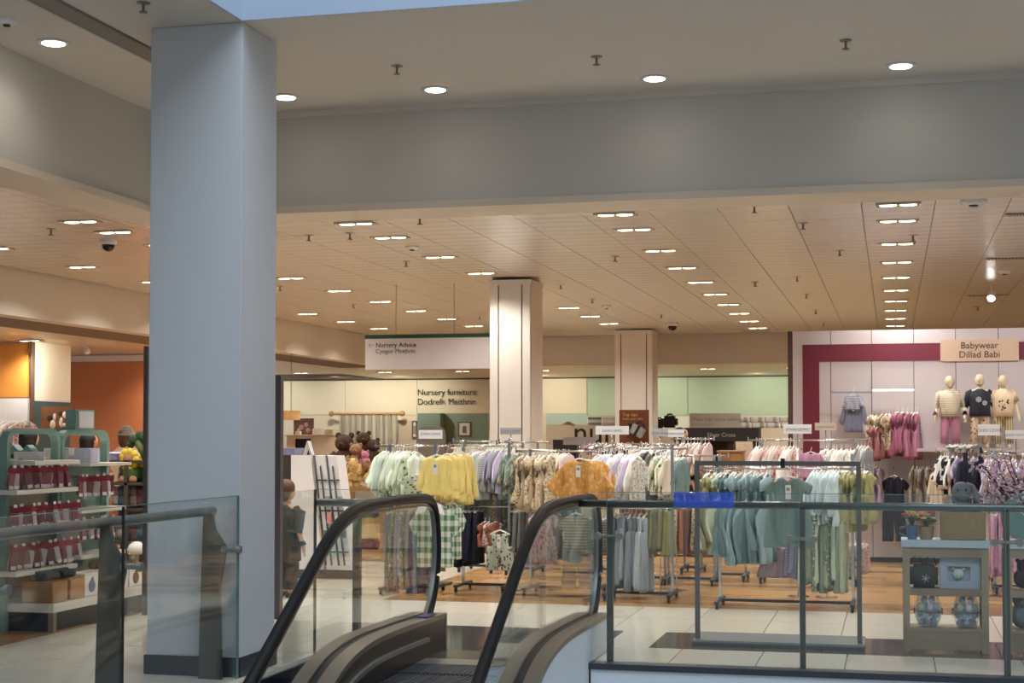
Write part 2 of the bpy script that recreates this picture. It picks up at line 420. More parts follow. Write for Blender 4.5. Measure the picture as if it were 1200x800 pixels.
# ================================================================== CEILING FITTINGS
def fitting():
    t = empty('twin_downlight', (0, 0, 0), 'recessed rectangular twin downlight in the shop ceiling', 'light')
    bm = bmesh.new()
    for b in ((-.19, .19, -.08, -.068), (-.19, .19, .068, .08), (-.19, -.178, -.068, .068), (.178, .19, -.068, .068)): box(bm, *b, -.012, 0)
    link('frame', bm, mat('fitting_frame', (190, 176, 156), .5), t)
    BX('tray', mat('fitting_tray', (120, 96, 70), .4), (-.178, .178, -.068, .068, -.006, -.001), t)
    for s in (-1, 1):
        bm = bmesh.new(); sph(bm, (s * .085, 0, -.008), 1, 14, (.075, .05, .007)); link('lens', bm, M_LAMP, t, smooth=True)
    return t
fit0 = fitting(); used = [0]
def place_fit(x, y, z, power=1.0, label=None, group=None):
    o = fit0 if not used[0] else copy_tree(fit0); used[0] = 1
    o.location = (x, y, z); o['label'] = label; o['group'] = group
    if power > 0:
        light('SPOT', 'downlight_beam', (x, y, z - .03), K_STORE * power, (1, .955, .90), .08, aim=(x, y, 0), spot=2.5, blend=.8)
YS = [13.65] + [14.68 + 1.757 * k for k in range(9)]
for lx, nm in ((.06, 'straight above the babywear wall'), (-2.42, 'right of the nearer shop column'), (-4.9, 'in line with the shop columns'), (-7.4, 'left of the hanging sign')):
    for y in YS:
        if lx == -4.9 and 18.6 < y < 22: continue
        place_fit(lx, y, CE - .003, 1, 'recessed twin downlight in the row running back %s' % nm, 'downlights %s' % nm)
place_fit(-7.35, 12.9, CE - .003, 1, 'twin downlight near the dome camera left of the large column', 'downlights left of the large column')
for y in (14.55, 16.38, 18.2, 20, 21.8, 23.6, 25.4, 27.2):
    place_fit(-9.3, y, CE - .003, 1, 'recessed twin downlight in the row beside the left inner bulkhead', 'downlights beside the left inner bulkhead')
for y in (14.68, 18.2, 21.7, 25.2):
    place_fit(2.54, y, CE - .003, 1.2, 'twin downlight in the rightmost ceiling row', 'downlights of the rightmost row')
for x, y in ((-12, 17.2), (-12.5, 20.5), (-12, 24), (-14.5, 19), (-15, 23), (-12.2, 28), (-15, 28)):
    place_fit(x, y, LC - .012, 1, 'twin downlight in the low ceiling above the orange and white wall', 'downlights in the low left ceiling')
for x in (-15, -13, -11, -9.2, -7.4, -5.6, -3.8, -2.0, 0):  # two leftmost added to light the dark end of the nursery wall
    place_fit(x, 32.6, LC - .012, 1, 'twin downlight in the low ceiling before the nursery wall', 'downlights in the low rear ceiling')

def round_dl(x, y, label):
    t = empty('round_downlight', (x, y, SOF), label, 'light')
    bm = bmesh.new(); lathe(bm, [(.085, 0), (.11, -.001), (.112, -.008), (.085, -.012)], 24); link('rim', bm, M_CARD, t, smooth=True)
    bm = bmesh.new(); sph(bm, (0, 0, -.012), 1, 18, (.082, .082, .012)); link('lens', bm, M_LAMPC, t, smooth=True)
    light('SPOT', 'mall_beam', (x, y, SOF - .04), K_MALL * (4.5 if x < -5.5 else 1), (1, .93, .84), .08, aim=(x, y, 0), spot=2.7, blend=.9)
round_dl(-5.72, 9.65, 'round downlight left of the large column, nearest of all')
round_dl(-4.8, 11.67, 'round downlight in the soffit just right of the large column')
round_dl(-3.53, 11.7, 'round downlight second from the large column on its right')
round_dl(-1.77, 11.74, 'round downlight third from the large column, in the middle of the soffit')
round_dl(.08, 11.78, 'rightmost round downlight in the soffit beside scuff marks')

def sprinkler(x, y, z):
    t = empty('sprinkler', (x, y, z), None, 'sprinkler')
    bm = bmesh.new(); lathe(bm, [(.012, 0), (.045, -.001), (.045, -.006), (.012, -.012)], 14); link('rosette', bm, M_STEEL, t)
    bm = bmesh.new(); cyl(bm, (0, 0, -.01), (0, 0, -.06), .009, seg=8); link('stem', bm, M_BRONZE, t)
    bm = bmesh.new(); lathe(bm, [(.006, -.058), (.026, -.06), (.026, -.066), (.004, -.07)], 12); link('deflector', bm, M_BRONZE, t)
    return t
spr = sprinkler(0, 0, 0); su = [0]
def place_spr(p, label, group):
    o = spr if not su[0] else copy_tree(spr); su[0] = 1; o.location = p; o['label'] = label; o['group'] = group
for (x, y), w in zip(((465, 77), (699, 66), (991, 47), (168, 3)), ('above the nearer shop column side', 'between the second and third round downlights', 'left of the rightmost round downlight', 'at the top edge left of the large column')):
    p = AZ(x, y, SOF); place_spr(p, 'brass pendant sprinkler in the upper soffit %s' % w, 'soffit sprinklers'); 
for x, y in ((492, 257), (476, 308), (721, 302), (657, 335), (414, 358), (362, 277), (410, 275), (694, 352), (884, 243), (941, 263), (984, 295), (934, 326), (945, 346), (956, 365), (1070, 277), (1146, 361), (562, 372), (60, 270), (885, 332), (328, 337), (965, 380), (775, 370)):
    w = 'left of the large column' if x < 176 else 'between the large column and the nearer shop column' if x < 574 else 'between the nearer shop column and the long downlight row' if x < 800 else 'left of the straight downlight row' if x < 1040 else 'right of the straight downlight row'
    place_spr(AZ(x, y - 2, CE), 'small pendant sprinkler under the ceiling, ' + w, 'shop sprinklers ' + w)
def disc(px, py, z, r, label, cat, name, m=M_CARD):
    p = AZ(px, py, z); t = empty(name, p, label, cat)
    bm = bmesh.new(); lathe(bm, [(r, 0), (r, -.02), (r * .8, -.035), (r * .5, -.04)], 20); link('cover', bm, m, t, smooth=False)
    bm = bmesh.new(); lathe(bm, [(r * .35, -.038), (r * .35, -.05), (r * .2, -.055)], 14); link('sensor', bm, M_DGREY, t)
disc(1141, 235, CE, .11, 'round ceiling speaker grille near the right end of the front trim', 'speaker', 'ceiling_speaker')
disc(483, 288, CE, .07, 'white smoke detector under the ceiling left of the nearer shop column', 'detector', 'smoke_detector')
disc(711, 358, CE, .07, 'white smoke detector above the farther shop column', 'detector', 'smoke_detector')
disc(1177, 317, CE, .08, 'white smoke detector by the ceiling spotlight', 'detector', 'smoke_detector')
disc(8, 22, SOF, .07, 'small white fitting in the upper left soffit corner', 'detector', 'smoke_detector')
def dome(px, py, z, label, s=1):
    t = empty('dome_camera', AZ(px, py, z), label, 'camera'); t.scale = (s, s, s)
    bm = bmesh.new(); lathe(bm, [(.085, 0), (.09, -.03), (.075, -.05)], 20); link('housing', bm, M_CARD, t, smooth=False)
    bm = bmesh.new(); lathe(bm, [(.066, -.048), (.064, -.075), (.05, -.1), (.028, -.115), (.006, -.12)], 20); link('dome', bm, mat('smoked_dome', (16, 14, 14), .1), t, smooth=True)
dome(127, 281, CE, 'black dome security camera under the ceiling left of the large column')
dome(788, 378, CE, 'small black dome camera far back right of the farther shop column', 1.2)
def vent(px0, px1, py, n, label):
    a, b = AZ(px0, py, CE), AZ(px1, py, CE); w = b.x - a.x
    t = empty('air_vent', (a.x, a.y, CE), label, 'vent')
    bm = bmesh.new(); box(bm, 0, w, -.06, -.045, -.012, 0); box(bm, 0, w, .045, .06, -.012, 0); box(bm, 0, .012, -.045, .045, -.012, 0); box(bm, w - .012, w, -.045, .045, -.012, 0)
    link('frame', bm, M_BRONZE, t); BX('duct', M_BLACK, (.012, w - .012, -.045, .045, -.004, 0), t)
    bm = bmesh.new(); 
    for k in range(n): box(bm, .015 + (w - .04) * k / n, .015 + (w - .04) * k / n + .012, -.045, .045, -.011, -.003)
    tag(link('fins', bm, M_TRIM, t), kind='stuff')
vent(1178, 1230, 251, 14, 'slotted air vent nearest the front trim at the right edge')
vent(1155, 1215, 303, 14, 'slotted air vent in the middle of the three right ceiling vents')
vent(1133, 1182, 346, 10, 'slotted air vent farthest back of the three right ceiling vents')
def spot(px, py, z, aim, label, power=60, col=(1, .92, .85), vis=True):
    p = AZ(px, py, z) if vis else Vector((px, py, z))
    t = empty('ceiling_spotlight', (p.x, p.y, z), label, 'light')
    CY('stem', M_CARD, (0, 0, 0), (0, 0, -.12), .012, parent=t)
    d = (Vector(aim) - Vector((p.x, p.y, z - .18))).normalized()
    CY('head', M_CARD, Vector((0, 0, -.17)) - d * .06, Vector((0, 0, -.17)) + d * .05, .045, .055, parent=t, seg=16)
    bm = bmesh.new(); sph(bm, Vector((0, 0, -.17)) + d * .055, .045, 12); link('lens', bm, M_SPOT, t, smooth=True)
    q = Vector((p.x, p.y, z - .17)) + d * .13
    light('SPOT', 'spot_beam', q, power, col, .05, aim=aim, spot=1.25, blend=.9)
spot(1162, 331, CE, (1.0, 20, 2.3), 'bright white spotlight under the ceiling before the babywear wall', 90)
spot(101, 397, LC, (-12.4, 24, 2.0), 'bright spotlight hanging under the low ceiling left', 60)
for i, x in enumerate((-.1, .75, 2.0)):  # spots without fittings, added to brighten the top of the babywear wall
    light('SPOT', 'babywear_fill', (x, 18.4, CE - .05), 60, (1, .93, .94), .05, aim=(x, 20.05, 2.6), spot=1.3, blend=1)
# bare spots added to brighten the nursery wall, just under the low ceiling
for x in (-15.5, -13.2, -11.6, -8, -5.5, -3, -.8):
    light('SPOT', 'wall_fill', (x, 35.2, 2.98), 115, (1, .94, .80), .06, aim=(x, RW, 2.2), spot=1.9, blend=1)

# ================================================================== ESCALATOR
esc = empty('escalator', (-2.8, 11, 0), 'escalator with glass sides and black handrails coming up to the landing', 'escalator')
EL = Vector((-2.8, 11, 0))
def off(path, d):
    r = []
    for i, (y, z) in enumerate(path):
        a = path[max(0, i - 1)]; b = path[min(len(path) - 1, i + 1)]
        t = Vector((b[0] - a[0], b[1] - a[1])).normalized(); r.append((y - t.y * d, z + t.x * d))
    return r
def eprism(name, m, poly, x0, x1, parent=esc, smooth=False):
    bm = bmesh.new(); prism(bm, [(y - EL.y, z) for y, z in poly], x0 - EL.x, x1 - EL.x, 'x'); return link(name, bm, m, parent, smooth=smooth)
def ssm(path, n=3):
    out = [Vector(p) for p in path]
    for _ in range(n):
        q = [out[0]]
        for a, b in zip(out, out[1:]): q += [a * .75 + b * .25, a * .25 + b * .75]
        out = q + [out[-1]]
    return [tuple(v) for v in out]
HR = [(5.6, -1.2), (8.1, .25), (8.9, .73), (9.35, 1.0), (9.75, 1.13), (10.3, 1.14), (11.1, 1.14), (11.5, 1.12), (11.62, .9), (11.62, .6), (11.5, .35), (11.34, .22)]
DK = [(5.6, -2.0), (8.2, -.4), (8.75, -.02), (9.2, .2), (9.7, .28), (10.3, .29), (11.42, .27)]
hr = ssm(HR); dk = ssm(DK)
def side(X, inner, dy):
    h = [(y + dy, z) for y, z in hr]; d = [(y + dy, z) for y, z in dk]
    bm = bmesh.new(); pts = [(X - EL.x, y - EL.y, z) for y, z in h]; tube(bm, pts, .037, 12)
    link('handrail', bm, M_RUBBER, esc, smooth=True)
    gl = off(h, -.045)
    poly = [p for p in gl] + [p for p in reversed(off(d, -.02))]
    eprism('glass_panel', M_GLASS, poly, X - .005, X + .005)
    eprism('handrail_guide', M_STEEL, gl + off(h, -.06)[::-1], X - .015, X + .015)
    for a, b, nm in ((X + .03 * inner, X + .14 * inner, 'inner_deck'), (X - .03 * inner, X - .13 * inner, 'outer_deck')):
        eprism(nm, M_BRONZE, d + off(d, -.035)[::-1], min(a, b), max(a, b))
    eprism('deck_gap', M_BLACK, off(d, -.012) + off(d, -.06)[::-1], X - .03, X + .03)
    xi = X + .13 * inner
    sk = off(d, -.035) + [(11.42 + dy, -.0), (10.6, -.0)] + [(y + dy, z - .45) for y, z in reversed(d) if y < 10.2]
    eprism('skirt', mat('escalator_skirt', (62, 56, 50), .35, .6), sk, xi - .008, xi + .008)
    br = [(y, z - .13) for y, z in d if y < 11.0 + dy]
    eprism('skirt_brush', M_STEEL, br + off(br, -.03)[::-1], xi + .008 * inner, xi + .03 * inner)
    eprism('end_cap', M_BRONZE, [(11.4 + dy, 0), (11.43 + dy, 0), (11.43 + dy, .265), (11.4 + dy, .265)], X - .13, X + .14)
    xo = X - .12 * inner
    cl = off(d, -.035) + [(11.42 + dy, .005)] + [(10.6, .005), (10.6, -2.6), (5.6, -4)]
    eprism('cladding', M_FASC, cl, xo - .006, xo + .006)
side(-3.4, 1, -.3); side(-2.2, -1, 0)
for k in range(12):
    y1 = 10.35 - .4 * k; z = [0, -.01, -.06, -.17, -.35][k] if k < 5 else -.35 - .235 * (k - 4)
    bm = bmesh.new(); box(bm, -3.26 - EL.x, -2.34 - EL.x, y1 - .4 - EL.y, y1 - .01 - EL.y, z - .03, z)
    s = link('step', bm, mat('step_metal', (66, 72, 82), .45, .5), esc)
    bm = bmesh.new()
    for g in range(30): box(bm, -3.24 - EL.x + g * .0296, -3.24 - EL.x + g * .0296 + .014, y1 - .4 - EL.y, y1 - .012 - EL.y, z, z + .006)
    tag(link('tread_ribs', bm, MATS['step_metal'], s), kind='stuff')
    BX('riser', M_DGREY, (-3.26 - EL.x, -2.34 - EL.x, y1 - .4 - EL.y, y1 - .385 - EL.y, z - .24, z - .03), s)
BX('comb_plate', M_STEEL, (-3.26 - EL.x, -2.34 - EL.x, 10.35 - EL.y, 10.6 - EL.y, -.02, .006), esc)
BX('landing_plate', mat('landing_metal', (104, 102, 98), .25, .6), (-3.26 - EL.x, -2.34 - EL.x, 10.6 - EL.y, 11.05 - EL.y, -.02, .004), esc)
bm = bmesh.new(); box(bm, -.565, -.475, -.32, -.1, .283, .288)
link('control_plate', bm, mat('control_plate', (40, 60, 110), .3), esc)

# ================================================================== BALUSTRADES
def clamp_x(parent, x0, x1, y, z, r=.028):
    bm = bmesh.new(); cyl(bm, (x0, y, z), (x1, y, z), r * .55, seg=12)
    for x in (x0, x1): cyl(bm, (x - .012, y, z), (x + .012, y, z), r, seg=16)
    return link('clamp', bm, M_STEEL, parent)
def clamp_y(parent, x, y0, y1, z):
    bm = bmesh.new(); cyl(bm, (x, y0, z), (x, y1, z), .014)
    for y in (y0, y1): cyl(bm, (x, y - .012, z), (x, y + .012, z), .028, seg=16)
    return link('clamp', bm, M_STEEL, parent)
# left, running towards the camera
b = empty('glass_balustrade', (-4.2, 8, 0), 'glass balustrade with round steel rail in front of the large column', 'balustrade')
for y0, y1 in ((2.0, 5.1), (5.13, 7.87), (7.9, 9.43)):
    bm = bmesh.new(); box(bm, -.006, .006, y0 - 8, y1 - 8, -.1, 1.2); p = link('glass_pane', bm, M_GLASS, b)
    BX('glass_edge', M_GEDGE if y1 > 9 else M_BLACK, (-.007, .007, y1 - 8.004, y1 - 7.994, -.1, 1.2), p)
    BX('glass_edge', M_GEDGE, (-.006, .006, y0 - 8, y1 - 8, 1.2, 1.204), p)
TB('rail', M_STEEL, [(-.19, -6, 1.1), (-.19, 1.45, 1.1)], .03, b, 14)
for y in (9.38, 8.02, 6.66, 5.3):
    bm = bmesh.new(); prism(bm, [(-.22, 1.085), (-.16, 1.085), (-.135, .98), (-.06, .87), (-.06, .82), (-.1, .62), (-.085, -.02), (-.25, -.02), (-.235, .6)], y - 8 - .012, y - 8 + .012)
    link('post', bm, mat('post_bronze_grey', (92, 88, 80), .4, .5), b)
    clamp_x(b, -.075, .03, y - 8, .85)
# short return beside the escalator
b = empty('glass_balustrade', (-3.85, 10.72, 0), 'short glass balustrade between the large column and the escalator', 'balustrade')
BX('glass_pane', M_GLASS, (-.30, .28, -.006, .006, 0, 1.2), b)
BX('glass_pane', M_GLASS, (-.312, -.30, -.62, .0, 0, 1.2), b)
BX('glass_edge', M_BLACK, (-.318, -.300, -.008, .008, 0, 1.2), b)
BX('glass_edge', M_GEDGE, (-.30, .28, -.006, .006, 1.2, 1.204), b)
TB('rail', M_STEEL, [(-.34, .08, 1.1), (.24, .08, 1.1)], .03, b, 14)
BX('post', MATS['post_bronze_grey'], (-.03, .02, .04, .1, 0, 1.07), b)
clamp_x(b, -.24, -.1, .04, .87)
# right, along the shop front
b = empty('glass_balustrade', (-2.1, 10.69, 0), 'long glass balustrade with steel rail right of the escalator', 'balustrade')
for x0, x1 in ((0, .14), (.148, 1.478), (1.486, 2.82), (2.828, 4.2), (4.21, 5.6)):
    p = BX('glass_pane', M_GLASS, (x0, x1, -.006, .006, 0, 1.2), b)
    BX('glass_edge', M_GEDGE, (x0, x1, -.006, .006, 1.2, 1.204), p)
    BX('glass_edge', M_GEDGE, (x1 - .002, x1 + .002, -.007, .007, 0, 1.2), p)
TB('rail', mat('rail_dark_steel', (98, 108, 104), .3, .85), [(-.08, .1, 1.115), (5.6, .1, 1.115)], .027, b, 14)
for x in (.15, 1.49, 2.83, 4.2):
    BX('post', MATS['post_bronze_grey'], (x - .02, x + .02, .06, .1, 0, 1.09), b)
    bm = bmesh.new(); cyl(bm, (x - .085, .03, .89), (x + .085, .03, .89), .012)
    for s in (-1, 1): cyl(bm, (x + s * .08, -.02, .89), (x + s * .08, .04, .89), .026, seg=14)
    link('clamp', bm, M_STEEL, b)
bm = bmesh.new(); M_BLUE = glass('blue_reflection_tint', (.66, .76, 1), .3)  # tinted slab that stands in for a bright blue reflection on the glass
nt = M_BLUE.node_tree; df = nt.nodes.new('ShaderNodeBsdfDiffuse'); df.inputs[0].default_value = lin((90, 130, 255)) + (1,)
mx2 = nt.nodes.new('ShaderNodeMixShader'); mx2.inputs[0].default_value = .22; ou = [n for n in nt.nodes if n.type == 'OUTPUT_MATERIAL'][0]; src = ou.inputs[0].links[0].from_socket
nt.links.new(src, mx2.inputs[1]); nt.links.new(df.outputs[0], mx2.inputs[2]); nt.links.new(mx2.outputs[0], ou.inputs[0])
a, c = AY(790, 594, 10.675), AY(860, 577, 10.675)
box(bm, a.x, c.x, 10.672, 10.678, a.z, c.z); tag(link('blue_reflection', bm, M_BLUE), 'translucent bright blue patch of reflected light on the glass balustrade at rail height', 'reflection')

# ================================================================== GARMENTS
def cage(cells, T, cuts=2, amp=.008, kx=60, arm_x=0, seed=0):
    """cells: quads of (x,z) points; T(x,z)->half thickness; returns bmesh of one continuous cloth body"""
    bm = bmesh.new(); F_, B_ = {}, {}
    def V(D, p, s):
        k = (round(p[0], 4), round(p[1], 4))
        if k not in D: D[k] = bm.verts.new((k[0], s * T(*k), k[1]))
        return D[k]
    edges = {}
    for q in cells:
        bm.faces.new([V(F_, p, -1) for p in q]); bm.faces.new([V(B_, p, 1) for p in reversed(q)])
        for i in range(4):
            a, b = q[i], q[(i + 1) % 4]; ka = (round(a[0], 4), round(a[1], 4)); kb = (round(b[0], 4), round(b[1], 4))
            edges.setdefault(frozenset((ka, kb)), []).append((ka, kb))
    for k, v in edges.items():
        if len(v) == 1:
            ka, kb = v[0]; bm.faces.new((F_[kb], F_[ka], B_[ka], B_[kb]))
    bmesh.ops.recalc_face_normals(bm, faces=bm.faces)
    bmesh.ops.subdivide_edges(bm, edges=bm.edges[:], cuts=cuts, use_grid_fill=True, smooth=.12)
    bmesh.ops.smooth_vert(bm, verts=bm.verts[:], factor=.25, use_axis_x=True, use_axis_y=True, use_axis_z=True)
    rnd = random.Random(seed); ph = rnd.uniform(0, 6); ph2 = rnd.uniform(0, 6)
    for v in bm.verts:
        t = min(1, max(0, -v.co.z / .5)) ** .7
        x, z = v.co.x, v.co.z
        v.co.y += 2.0 * amp * t * (math.sin(kx * x + ph + 3 * z) + .5 * math.sin(kx * 1.7 * x + ph2 - 5 * z))
        if arm_x: v.co.y += .03 * min(1, max(0, (abs(x) - arm_x) / .03)) * (1 if z < -.1 else .4)
        v.co.y += .006 * noise.noise((x * 9, z * 9, seed)) 
        v.co.x += .004 * noise.noise((z * 12, x * 6, seed + 5)) + .003 * math.sin(9 * z + ph)
    return bm
def g_top(w=.30, L=.36, sl=.22, ang=62, cuff=.07, hem=1.05, th=.022, seed=0, amp=.006, kx=45, hood=False, armh=.12, cuts=2):
    z0 = -.06; xs = lambda f: (-w / 2 * f, -w / 6 * f, 0, w / 6 * f, w / 2 * f)
    rows = []
    zs = [0, -armh, -.5 * L - .02, -.78 * L, -L]
    for j, z in enumerate(zs):
        f = 1 if j < 2 else 1 + (hem - 1) * (j - 1) / 3
        r = [(x, z0 + z) for x in xs(f)]
        if j == 0: r = [(-w / 2, z0 - .035), (-w / 6, z0), (0, z0 - .035), (w / 6, z0), (w / 2, z0 - .035)]
        rows.append(r)
    cells = []
    for A, B in zip(rows, rows[1:]):
        for i in range(4): cells.append((A[i], A[i + 1], B[i + 1], B[i]))
    for s in (-1, 1):
        S, A = (s * w / 2, z0 - .035), (s * w / 2, z0 - armh)
        a = math.radians(ang); d = (s * math.cos(a), -math.sin(a)); n = (-s * math.sin(a), -math.cos(a))
        prev = (S, A)
        for k in (1, 2, 3):
            u = k / 3; top = (S[0] + d[0] * sl * u + s * .004, S[1] + d[1] * sl * u)
            wd = (armh - .035) * (1 - u) * 1.0 + cuff * u
            bot = (top[0] + n[0] * wd, top[1] + n[1] * wd)
            if k == 1: bot = ((bot[0] + A[0]) / 2 + s * .008, min(bot[1], A[1] - .015))
            cells.append((prev[0], top, bot, prev[1]) if s > 0 else (top, prev[0], prev[1], bot)); prev = (top, bot)
    if hood:
        hp = [(-w / 6, z0), (0, z0 - .035), (w / 6, z0)]
        up = [(-w / 4.5, z0 + .05), (0, z0 + .06), (w / 4.5, z0 + .05)]
        up2 = [(-w / 7, z0 + .11), (0, z0 + .13), (w / 7, z0 + .11)]
        for A, B in ((up, hp), (up2, up)):
            for i in range(2): cells.append((A[i], A[i + 1], B[i + 1], B[i]))
    T = lambda x, z: .6 * th * (.5 if abs(x) > w / 2 * .98 else 1) * (.45 if z > z0 - .01 else 1)
    return cage(cells, T, cuts, amp, kx, arm_x=w / 2, seed=seed)
def g_dress(w=.26, L=.55, hemw=.42, sl=.07, th=.022, seed=0, amp=.014, kx=38, cuts=2, frill=False):
    z0 = -.06; rows = []
    prof = [(0, w), (-.12, w * .95), (-.2, w * .92), (-.42 * L - .04, w * .6 + hemw * .45), (-.72 * L, (w + 3 * hemw) / 4), (-L, hemw)]
    for j, (z, ww) in enumerate(prof):
        xs = (-ww / 2, -ww / 4, 0, ww / 4, ww / 2)
        r = [(x, z0 + z) for x in xs]
        if j == 0: r = [(-w / 2, z0 - .03), (-w / 4.5, z0), (0, z0 - .035), (w / 4.5, z0), (w / 2, z0 - .03)]
        rows.append(r)
    cells = []
    for A, B in zip(rows, rows[1:]):
        for i in range(4): cells.append((A[i], A[i + 1], B[i + 1], B[i]))
    for s in (-1, 1):
        S, A = rows[0][4 if s > 0 else 0], rows[1][4 if s > 0 else 0]
        t, b_ = (S[0] + s * sl, S[1] - sl * .55), (A[0] + s * sl * .75, A[1] - .02)
        cells.append((S, t, b_, A) if s > 0 else (t, S, A, b_))
    T = lambda x, z: .6 * th * (.6 + .9 * min(1, max(0, (z0 - z) / L)))
    return cage(cells, T, cuts, amp, kx, seed=seed)
def g_trousers(w=.22, L=.5, leg=.11, th=.02, seed=0, amp=.006, kx=40, cuts=2, bib=False, flare=1.0):
    z0 = -.06; zc = z0 - .32 * L if L > .3 else z0 - .45 * L; cells = []
    if bib:
        z1 = z0 - .16; zc -= .1
        top = [(-w * .3, z0 - .02), (0, z0 - .04), (w * .3, z0 - .02)]; b2 = [(-w * .34, z1), (0, z1), (w * .34, z1)]
        for i in range(2): cells.append((top[i], top[i + 1], b2[i + 1], b2[i]))
        A = [(-w / 2, z1), (-w * .34, z1), (0, z1), (w * .34, z1), (w / 2, z1)]
    else: A = [(-w / 2, z0), (-w * .25, z0), (0, z0), (w * .25, z0), (w / 2, z0)]
    Bq = [(-w * .54, zc), (-w * .27, zc), (0, zc), (w * .27, zc), (w * .54, zc)]
    for i in range(4): cells.append((A[i], A[i + 1], Bq[i + 1], Bq[i]))
    for s in (-1, 1):
        top = [Bq[2], Bq[3], Bq[4]] if s > 0 else [Bq[2], Bq[1], Bq[0]]
        for u in (.35, .7, 1):
            z = zc + (z0 - L - zc) * u; lw = (leg + (w * .54 - leg) * (1 - u)) * (1 + (flare - 1) * u)
            xo = w * .54 * (1 + .06 * u); row = [(s * (xo - lw), z), (s * (xo - lw / 2), z), (s * xo, z)]
            for i in range(2):
                q = (top[i], top[i + 1], row[i + 1], row[i]); cells.append(q if s > 0 else q[::-1])
            top = row
    return cage(cells, lambda x, z: th, cuts, amp, kx, seed=seed)
MESH = {}
def template(key, fn, n=3, **k):
    if key not in MESH:
        L = []
        for s in range(n):
            bm = fn(seed=s * 7 + len(MESH), **k); bmesh.ops.recalc_face_normals(bm, faces=bm.faces)
            me = bpy.data.meshes.new(key); bm.to_mesh(me); bm.free(); me.materials.append(M_WHITE)
            me.polygons.foreach_set('use_smooth', [True] * len(me.polygons)); L.append(me)
        MESH[key] = L
    return MESH[key]
# hanger meshes
def hanger_mesh(w, name, m):
    bm = bmesh.new()
    pts = [(0, 0, .012), (.014, 0, .016), (.020, 0, .004), (.012, 0, -.012), (0, 0, -.022), (0, 0, -.05)]
    tube(bm, pts, .0035, 6)
    tube(bm, [(-w / 2, 0, -.095), (-w / 4, 0, -.068), (0, 0, -.05), (w / 4, 0, -.068), (w / 2, 0, -.095)], .009, 6)
    me = bpy.data.meshes.new(name); bmesh.ops.recalc_face_normals(bm, faces=bm.faces); bm.to_mesh(me); bm.free(); me.materials.append(m); return me
def clip_mesh(w, name, m):
    bm = bmesh.new()
    tube(bm, [(0, 0, .012), (.014, 0, .016), (.020, 0, .004), (.012, 0, -.012), (0, 0, -.022), (0, 0, -.04)], .0028, 6)
    tube(bm, [(-w / 2, 0, -.045), (0, 0, -.04), (w / 2, 0, -.045)], .005, 6)
    for s in (-1, 1): box(bm, s * w / 2 - .014, s * w / 2 + .014, -.012, .012, -.075, -.042)
    me = bpy.data.meshes.new(name); bmesh.ops.recalc_face_normals(bm, faces=bm.faces); bm.to_mesh(me); bm.free(); me.materials.append(m); return me
HM = hanger_mesh(.24, 'hanger', M_HANG); HC = clip_mesh(.17, 'clip_hanger', M_HANG)
KIND = {
 'long_top': ('top', g_top, dict(sl=.24, ang=66)), 'tee': ('tee', g_top, dict(sl=.11, ang=40, cuff=.09, L=.34)),
 'jacket': ('jacket', g_top, dict(w=.32, L=.38, sl=.27, ang=68, cuff=.08, th=.032)),
 'hood_coat': ('coat', g_top, dict(w=.32, L=.46, sl=.29, ang=70, cuff=.085, th=.04, hood=True, hem=1.15)),
 'raincoat': ('raincoat', g_top, dict(w=.30, L=.37, sl=.30, ang=52, cuff=.15, th=.035, hem=1.42, amp=.02, kx=34)),
 'sweatshirt': ('sweatshirt', g_top, dict(w=.31, L=.36, sl=.28, ang=76, cuff=.075, th=.035, hem=.98)),
 'long_cardigan': ('cardigan', g_top, dict(w=.28, L=.52, sl=.28, ang=74, hem=1.2)),
 'dress': ('dress', g_dress, {}), 'long_dress': ('long_dress', g_dress, dict(L=.72, hemw=.46, amp=.02)),
 'short_dress': ('short_dress', g_dress, dict(L=.42, hemw=.36)),
 'trousers': ('trousers', g_trousers, {}), 'long_trousers': ('long_trousers', g_trousers, dict(L=.62)),
 'dungarees': ('dungarees', g_trousers, dict(L=.72, bib=True, w=.25)), 'skirt': ('skirt', g_dress, dict(w=.2, L=.26, hemw=.36, sl=.01)),
 'romper': ('romper', g_trousers, dict(L=.4, w=.30, leg=.13, bib=True, th=.03)),
}
NAME = {'long_top': 'long_sleeved_top', 'tee': 'short_sleeved_top', 'jacket': 'baby_jacket', 'hood_coat': 'hooded_coat', 'raincoat': 'raincoat', 'sweatshirt': 'sweatshirt',
        'long_cardigan': 'long_cardigan', 'dress': 'baby_dress', 'long_dress': 'baby_dress', 'short_dress': 'baby_dress', 'trousers': 'baby_trousers', 'long_trousers': 'baby_trousers',
        'dungarees': 'dungarees', 'skirt': 'baby_skirt', 'romper': 'romper'}
CATE = {'long_top': 'top', 'tee': 'top', 'jacket': 'jacket', 'hood_coat': 'coat', 'raincoat': 'coat', 'sweatshirt': 'sweatshirt', 'long_cardigan': 'cardigan', 'dress': 'dress',
        'long_dress': 'dress', 'short_dress': 'dress', 'trousers': 'trousers', 'long_trousers': 'trousers', 'dungarees': 'dungarees', 'skirt': 'skirt', 'romper': 'romper'}
M_TAG = mat('swing_ticket', (232, 230, 226), .6)
